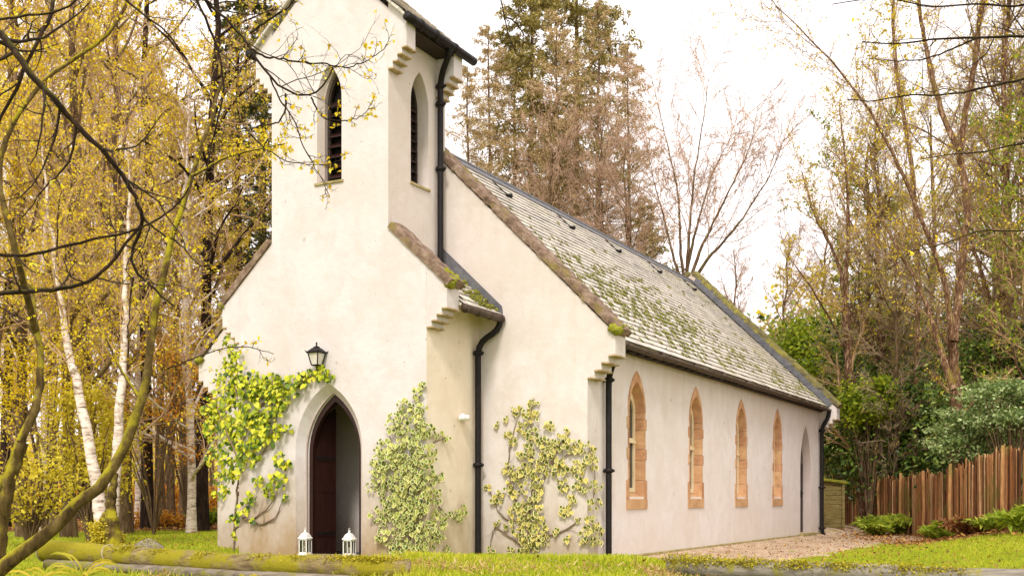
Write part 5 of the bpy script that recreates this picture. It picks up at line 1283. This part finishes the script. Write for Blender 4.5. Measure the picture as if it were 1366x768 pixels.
# ---- left foreground and middle ground plants
traced_tree('birch_tree', 'twin-trunked white birch with a mossy foot left of the chapel', [
 ([(138,722),(136,690),(128,640),(118,580),(105,520),(92,470),(82,410),(70,330),(62,260),(56,190)], 21, 1.0, .150, .012, 20), ([(146,722),(148,680),(152,630),(158,560),(163,500),(167,430),(168,350),(173,260),(172,190)], 21.2, 1.5, .145, .012, 22)],
 21, 'birch', 'twig', GL, 14, 8, 4, .30, 'yellow', 6000, .055, sides=12, minr=.0032, t0=.4, rr2=.22)
traced_tree('mossy_stump', 'tall yellow-mossed stump standing against the foot of the twin birch', [([(152,728),(150,705),(147,680),(150,650),(155,630)], 20.6, .1, .17, .06, 0), ([(134,728),(137,705),(143,685)], 20.7, .1, .15, .09, 0)], 20.6, 'barkmoss', 'twig', None, cat='stump')
rt = bush('moss_mound', 142, 712, 20.7, (.26, .24, .28), 5000, 'olive', 'mossy stump overgrown at the foot of the twin birch', 'mossy humps in the grass', .05, 16, 'stump')
bush('woodland_bush', 40, 650, 22, (.9, .6, .6), 1200, 'olive', 'low yellowish bush in the shade at the far left', 'shrubs left of the chapel', .09, 26)
bush('woodland_bush', 118, 590, 24, (.9, .6, 1.3), 4500, 'olive', 'olive undergrowth behind the birch trunks', 'shrubs left of the chapel', .09, 26)
bush('beech_sapling', 205, 540, 30, (1.5, .8, 2.0), 2000, 'orange', 'orange-leaved sapling among the dark trunks', 'shrubs left of the chapel', .09, 13)
bush('beech_sapling', 250, 520, 34, (1.6, .8, 1.8), 2000, 'orange', 'orange-brown sapling beside the chapel left wall', 'shrubs left of the chapel', .10, 13)
bush('beech_sapling', 60, 540, 26, (1.6, .8, 1.6), 3500, 'yellow', 'golden sapling low in the left of the wood', 'shrubs left of the chapel', .075, 14)
bush('fern_clump', 276, 690, 33, (.5, .4, .22), 1800, 'brightgreen', 'green undergrowth tuft at the lawn edge by the chapel corner', 'shrubs left of the chapel', .09, 14)
bush('fern_clump', 225, 694, 35, (1.2, .5, .2), 2500, 'orange', 'russet bracken along the lawn edge', 'shrubs left of the chapel', .10, 18)
# orange hedge across the back of the wood and the bright field behind it
hx = []
hd = tree_root('beech_hedge', (-20, 60, float(hgt(-20, 60))), 'clipped orange-brown beech hedge closing off the back of the wood', 'hedge')
n = 26000; X = rng.uniform(-34, 6, n); C = np.stack([X + 20, rng.normal(0, .25, n), rng.uniform(.05, 1.7, n) + .08 * np.sin(X * 2)], 1); leaves('foliage', C, .17 * rng.uniform(.6, 1.3, n), M['orange'], hd, RHOMB, nrm=(0, -1, .3))
T = Tubes(); xs = np.arange(-34, 6, .4); P = np.zeros((len(xs), 4, 3)); P[:, :, 0] = (xs + 20)[:, None]; P[:, :, 2] = np.linspace(0, 1.6, 4)[None]; P += .05 * rng.standard_normal(P.shape); T.add(P, np.full((len(xs), 4), .02), 4); T.build('stems', M['bark'], hd)
# stone and white gate post far off in the wood
rk = bush('boulder', 176, 722, 17.5, (.01, .01, .01), 4, 'olive', 'tmp', None) if False else None
def boulder(px, py, Y, sx, sy, sz, label):
    c = at(px, py, Y); r = empty('boulder', (c[0], c[1], float(hgt(c[0], c[1])) + sz * .3), 0, label, 'boulder', 'mossy boulders behind the log'); bm = bmesh.new(); bmesh.ops.create_icosphere(bm, subdivisions=4, radius=1)
    for v in bm.verts:
        nn = v.co.copy(); k = 1 + .14 * math.sin(nn.x * 4 + 1) * math.sin(nn.y * 5) + .10 * math.sin(nn.z * 7 + nn.x * 3) + random.gauss(0, .012); v.co = Vector((nn.x * sx * k, nn.y * sy * k, nn.z * sz * k))
    me = bpy.data.meshes.new('stone'); bm.to_mesh(me); bm.free(); me.materials.append(M['log2']); me.shade_smooth(); o = bpy.data.objects.new('stone', me); COL.objects.link(o); o.parent = r
    C = np.array([v.co for v in me.vertices if v.co.z > sz * .25])[::1]; C = np.repeat(C, 4, 0) + .02 * rng.standard_normal((len(C) * 4, 3)); tag(leaves('moss', C, .03 * rng.uniform(.6, 1.3, len(C)), M['mossleaf'], r, RHOMB, nrm=(0, 0, 1)), kind='stuff')
boulder(192, 722, 16.2, .36, .22, .27, 'low mossy boulder poking up behind the log below the twin birch')
boulder(170, 716, 18.4, .2, .2, .13, 'smaller mossy boulder at the foot of the twin birch')
# far wood closing the horizon
n = 70000
def far_wood(name, x0, x1, y0, y1, h, n, mat, size, seed, zmin=.3):
    X = rng.uniform(x0, x1, n); Y = rng.uniform(y0, y1, n); f = .65 + .35 * np.sin(X * .35 + seed) * np.sin(X * .13 + 2 * seed) ; Z = hgt(X, Y) + rng.random(n) ** .8 * h * f + zmin
    return tag(leaves(name, np.stack([X, Y, Z], 1), size * rng.uniform(.5, 1.3, n), M[mat], None, RHOMB), kind='stuff')
far_wood('far_wood', -70, -5, 72, 95, 6, 16000, 'needlesbrown', .42, 1)
far_wood('far_wood', -70, -5, 72, 95, 6, 16000, 'yellow', .36, 2)
far_wood('far_wood', 16, 80, 62, 84, 14, 30000, 'green', .42, 3)
far_wood('far_wood', 14, 80, 62, 84, 16, 30000, 'olive', .40, 4)
far_wood('far_wood', -5, 32, 78, 95, 7, 30000, 'needlesbrown', .34, 5)
T = Tubes(); m_ = 260; X = np.concatenate([rng.uniform(-70, -8, 150), rng.uniform(26, 70, 110)]); Y = rng.uniform(62, 90, m_); P = np.zeros((m_, 5, 3)); P[:, :, 0] = X[:, None]; P[:, :, 1] = Y[:, None]; P[:, :, 2] = hgt(X, Y)[:, None] + np.linspace(0, 10, 5)[None]; P[:, 1:] += .2 * rng.standard_normal((m_, 4, 3)); T.add(P, rng.uniform(.07, .15, m_)[:, None] * np.linspace(1, .4, 5)[None], 5)
tag(T.build('far_wood', M['bark']), kind='stuff')
# ================================================================ FOREGROUND BOUGHS
# a mossy tree leaning across the lower left
traced_tree('mossy_leaning_tree', 'near mossy-barked tree leaning right from the lower left corner with a thin curving stem', [
 ([(-60,812),(-10,768),(30,740),(62,708),(100,682),(140,645),(168,600),(180,570),(190,535),(198,490),(203,440),(212,385),(226,330),(238,290),(252,240),(266,200),(288,150),(300,100)], 10.2, .8, .080, .014, 14),
 ([(255,235),(275,225),(300,210),(340,200),(380,192)], 10.8, .2, .018, .006, 5), ([(190,535),(165,500),(140,450),(120,400)], 10.6, .6, .02, .006, 5)],
 10, 'barkmoss', 'twigmid', None, 11, 6, 3, .20, 'yellow', 1100, .032, sides=14, minr=.0018, wob=.16, t0=.35, rr2=.22)
traced_tree('mossy_tree', 'thick bright-mossed trunk with a pale limb at the left edge', [
 ([(-70,790),(-25,700),(5,645),(28,590),(48,545),(55,500),(50,440),(40,380)], 13, .5, .088, .03, 6), ([(30,590),(12,640),(2,700),(-4,760)], 13, .1, .07, .08, 0), ([(48,445,13.42),(20,330),(-6,230),(8,180),(38,127),(80,88),(137,56),(165,20),(180,-30)], 12.5, 1, .045, .018, 18)],
 13, 'barkmoss', 'twigmid', None, 9, 6, 3, .22, 'yellow', 1500, .04, sides=12, minr=.0022, t0=.3, rr2=.25)
# dark boughs of a tree standing just outside the left of the picture
def boughs(name, label, trunk, boughs_, Yt, twigk, leafn, tr=.16, bark='barkdark', twig='twigdark', lsz=.03, side=8):
    P = resample(poly_at(trunk, Yt), 30); b = P[0].copy(); b[2] = float(hgt(b[0], b[1])); P[0, 2] = b[2] - .1
    root = tree_root(name, b, label); T = Tubes(); RT = tr + (.012 - tr) * np.linspace(0, 1, 30) ** 1.3; P[2:-1] += .02 * rng.standard_normal((27, 3)); T.add(P - b, RT, 12, .03); LL, ll = grow((P - b)[None], RT[None], 12, .62, .98, 40, 10, .16, 8, .12, (0, 0, .12), .4, .3); T.add(LL, ll, 6); LM, lm = grow(LL, ll, 6, .2, 1, 40, 12, .5, 6, .15, (0, 0, .03), .5, .3); T.add(LM, lm, 4); T.build('trunk', M[bark], root); tips = []
    for pts, r0, r1, k in boughs_:
        Q = resample(poly_at(pts, Yt), max(10, len(pts) * 4)) - b; n = len(Q)
        Q[1:-1] += (.0035 * rng.standard_normal((n - 2, 3))); T1 = Tubes(); T1.add(Q, np.linspace(r0, r1, n), side, .05); bo = T1.build('bough', M[bark], root); T2 = Tubes()
        if k:
            L2, q2 = grow(Q[None], np.linspace(r0, r1, n)[None], k, .12, 1, 48, 16, .24, 8, .24, (0, 0, .02), .55, .35, minr=.0028); T2.add(L2, q2, 5)
            L3, q3 = grow(L2, q2, 4, .15, 1, 45, 16, .5, 6, .28, (0, 0, 0), .6, .3, minr=.0018); T2.add(L3, q3, 4); L4, q4 = grow(L3, q3, 2, .2, 1, 40, 16, .6, 5, .3, (0, 0, 0), .7, .3, minr=.0013); T2.add(L4, q4, 3); tips += [L3[:, :5], L4]; T2.build('twigs', M[twig], bo)
    if leafn: C, _ = pts_on(np.concatenate(tips), leafn, .005, .3); leaves('foliage', C, lsz * rng.uniform(.6, 1.4, leafn), M['yellow'], root, RHOMB, up=(0, 0, -1.2), nj=.7)
    return root
YD = 8.0
boughs('overhanging_tree', 'tree outside the left edge whose dark crooked boughs hang across the upper left', [(-190,900,YD),(-180,640,YD),(-170,380,YD),(-190,100,YD),(-185,-160,YD),(-215,-480,YD),(-200,-820,YD),(-230,-1100,YD)], [
 ([(-175,-20,7.7),(-90,5,7.6),(0,43,7.5),(27,78,7.4),(39,98,7.4),(78,137,7.4),(101,168,7.5),(137,199,7.5),(164,234,7.6),(183,269,7.6),(193,294,7.7),(176,329,7.8),(173,352,7.8),(190,372,7.8),(211,391,7.8),(232,408,7.8)], .032, .007, 14),
 ([(-172,420,8.1),(-80,402,8.0),(0,391,7.9),(50,388,7.9),(95,384,7.9),(129,372,7.9),(152,345,7.9),(172,321,7.9),(190,297,7.9)], .024, .010, 10),
 ([(-172,380,7.3),(-80,345,7.2),(0,339,7.1),(35,342,7.1),(78,331,7.1),(120,319,7.1),(176,311,7.1),(206,296,7.1),(235,278,7.2),(252,250,7.2)], .016, .005, 6),
 ([(-185,60,8.3),(-140,-60,8.2),(-20,-90,8.1),(60,-40,8.0),(74,0,7.9),(62,35,7.8),(48,60,7.8),(35,82,7.8),(27,109,7.8),(14,135,7.8),(0,160,7.8),(-20,190,7.8)], .026, .010, 6),
 ([(-180,150,7.2),(-90,60,7.1),(0,25,7.0),(50,19,7.0),(94,14,7.0),(106,0,7.0),(120,-40,7.0)], .013, .006, 5),
 ([(-178,-120,8.2),(-60,-170,8.2),(90,-110,8.2),(162,0,8.0),(195,20,8.0),(213,35,8.0),(230,51,8.0),(250,80,8.0)], .018, .005, 8),
 ([(-178,-140,7.6),(0,-230,7.6),(160,-140,7.6),(240,-40,7.5),(273,0,7.5),(297,23,7.5),(320,43,7.5),(330,61,7.5),(345,85,7.4),(362,105,7.4),(381,125,7.4),(415,130,7.4),(432,118,7.3),(445,88,7.3)], .022, .005, 20),
 ([(330,61,7.5),(352,76,7.5),(370,78,7.5),(400,83,7.5),(431,85,7.5),(458,90,7.5),(475,88,7.5),(500,76,7.5),(520,58,7.5)], .008, .0025, 10),
 ([(333,44,7.3),(352,32,7.3),(374,17,7.3),(394,0,7.3),(410,-30,7.3)], .009, .005, 7),
 ([(381,125,7.4),(381,146,7.4),(372,165,7.4),(345,168,7.4),(330,176,7.4)], .007, .0035, 7),
 ([(415,130,7.4),(425,148,7.4),(431,159,7.4),(455,162,7.4),(472,161,7.4),(488,150,7.4),(497,135,7.4)], .006, .002, 9),
 ([(262,0,7.9),(290,60,7.9),(300,120,7.9),(283,190,7.9),(270,250,8.0)], .010, .004, 6),
 ([(101,168,7.5),(96,215,7.5),(60,250,7.4),(30,290,7.4)], .010, .003, 5),
 ([(193,294,7.7),(215,310,7.7),(245,330,7.7),(262,352,7.7),(280,355,7.7)], .008, .003, 4),
 ([(170,450,8.0),(173,400,8.0),(178,370,8.0)], .004, .006, 2),
 ([(222,492,8),(258,478,8),(300,463,8),(330,462,8),(365,472,8)], .005, .0025, 6),
 ([(360,101,7.4),(372,130,7.35),(395,165,7.3),(405,200,7.3),(425,230,7.3),(440,262,7.3)], .006, .002, 10),
 ([(330,176,7.4),(355,200,7.4),(380,215,7.4),(420,222,7.4),(455,214,7.4)], .005, .002, 8)],
 YD, 0, 1000)
# boughs reaching in from the right
boughs('overhanging_tree', 'tree outside the right edge whose thin dark boughs reach in level across the upper right', [(1580,900,10),(1570,600,10),(1560,300,10),(1575,0,10),(1600,-300,10),(1590,-600,10),(1620,-880,10)], [
 ([(1560,60,10),(1460,40,10),(1366,49,10),(1305,50,10),(1242,53,10),(1195,60,10),(1150,56,10)], .022, .005, 8),
 ([(1305,50,10),(1280,62,10),(1234,80,10),(1195,82,10),(1160,78,10)], .010, .003, 6),
 ([(1562,120,10),(1450,90,10),(1366,105,10),(1312,117,10),(1266,127,10),(1215,125,10),(1164,137,10),(1130,133,10)], .020, .004, 9),
 ([(1562,210,10),(1450,180,10),(1366,191,10),(1312,203,10),(1270,206,10),(1230,212,10)], .014, .004, 8),
 ([(1562,330,9.5),(1460,310,9.5),(1366,308,9.5),(1310,305,9.5),(1262,325,9.5),(1215,335,9.5)], .013, .004, 8),
 ([(1568,-20,9.5),(1460,-40,9.5),(1366,12,9.5),(1300,4,9.5),(1240,12,9.5),(1180,-4,9.5),(1110,6,9.5)], .014, .004, 8)],
 10, 0, 160, lsz=.035)
boughs('overhanging_tree', 'tree standing behind the viewer whose one thin twig hangs in at the top centre', [(-560,1500,3.4),(-560,600,3.6),(-540,-200,3.8),(-450,-900,4.2)], [
 ([(-450,-860,4.2),(-100,-900,5.0),(300,-700,5.6),(560,-320,6.0),(650,-60,6.1),(678,0,6.1),(676,25,6.1),(664,45,6.1),(672,60,6.1),(690,75,6.1)], .03, .0022, 0),
 ([(676,24,6.1),(688,30,6.1),(697,44,6.1),(716,62,6.1)], .005, .0018, 0), ([(697,44,6.1),(699,54,6.1),(696,66,6.1)], .003, .0012, 0), ([(676,26,6.1),(684,40,6.1)], .003, .0015, 2)],
 4, 0, 0, tr=.12)
# ================================================================ CAMERA, LIGHT, AIR
cam = bpy.data.cameras.new('camera'); co = bpy.data.objects.new('camera', cam); COL.objects.link(co)
co.location = (0, 0, EYE); co.rotation_euler = (math.pi / 2, 0, 0)
cam.sensor_width = 36.0; cam.lens = 36.0 * FPX / 1366.0; cam.shift_y = (HY - 384.0) / 1366.0
cam.clip_end = 1500; cam.clip_start = 0.05
scene.camera = co
SUN_EL, SUN_AZ = R_(46), math.atan2(-1.0, -0.18)     # behind the camera, to the left
sd_ = bpy.data.lights.new('sun', 'SUN'); sd_.energy = 1.5; sd_.angle = R_(11); sd_.color = (1.0, 0.95, 0.90)
so = bpy.data.objects.new('sun', sd_); COL.objects.link(so)
dirv = Vector((math.cos(SUN_AZ) * math.cos(SUN_EL), math.sin(SUN_AZ) * math.cos(SUN_EL), math.sin(SUN_EL)))
so.rotation_euler = dirv.to_track_quat('Z', 'Y').to_euler()
w = bpy.data.worlds.new('World'); scene.world = w; w.use_nodes = True; nt = w.node_tree; nt.nodes.clear()
sky = N(nt, 'ShaderNodeTexSky'); sky.sky_type = 'NISHITA'; sky.sun_disc = False; sky.sun_elevation = SUN_EL
sky.sun_rotation = math.pi / 2 - SUN_AZ; sky.air_density = 1.0; sky.dust_density = 4.0
hs_ = N(nt, 'ShaderNodeHueSaturation'); hs_.inputs['Saturation'].default_value = 0.10; nt.links.new(sky.outputs[0], hs_.inputs['Color'])
cloud = N(nt, 'ShaderNodeVectorMath', operation='SCALE'); cloud.inputs[0].default_value = (1.0, 0.935, 0.93); cloud.inputs['Scale'].default_value = 11.0
g = mixc(nt, 0.80, hs_.outputs[0], cloud.outputs[0])
bg = N(nt, 'ShaderNodeBackground'); bg.inputs['Strength'].default_value = 0.10; nt.links.new(g, bg.inputs['Color'])
wo = N(nt, 'ShaderNodeOutputWorld'); nt.links.new(bg.outputs[0], wo.inputs[0])
scene.render.engine = 'CYCLES'
scene.view_settings.view_transform = 'Standard'; scene.view_settings.look = 'None'
scene.view_settings.exposure = 0.80; scene.view_settings.gamma = 1.0
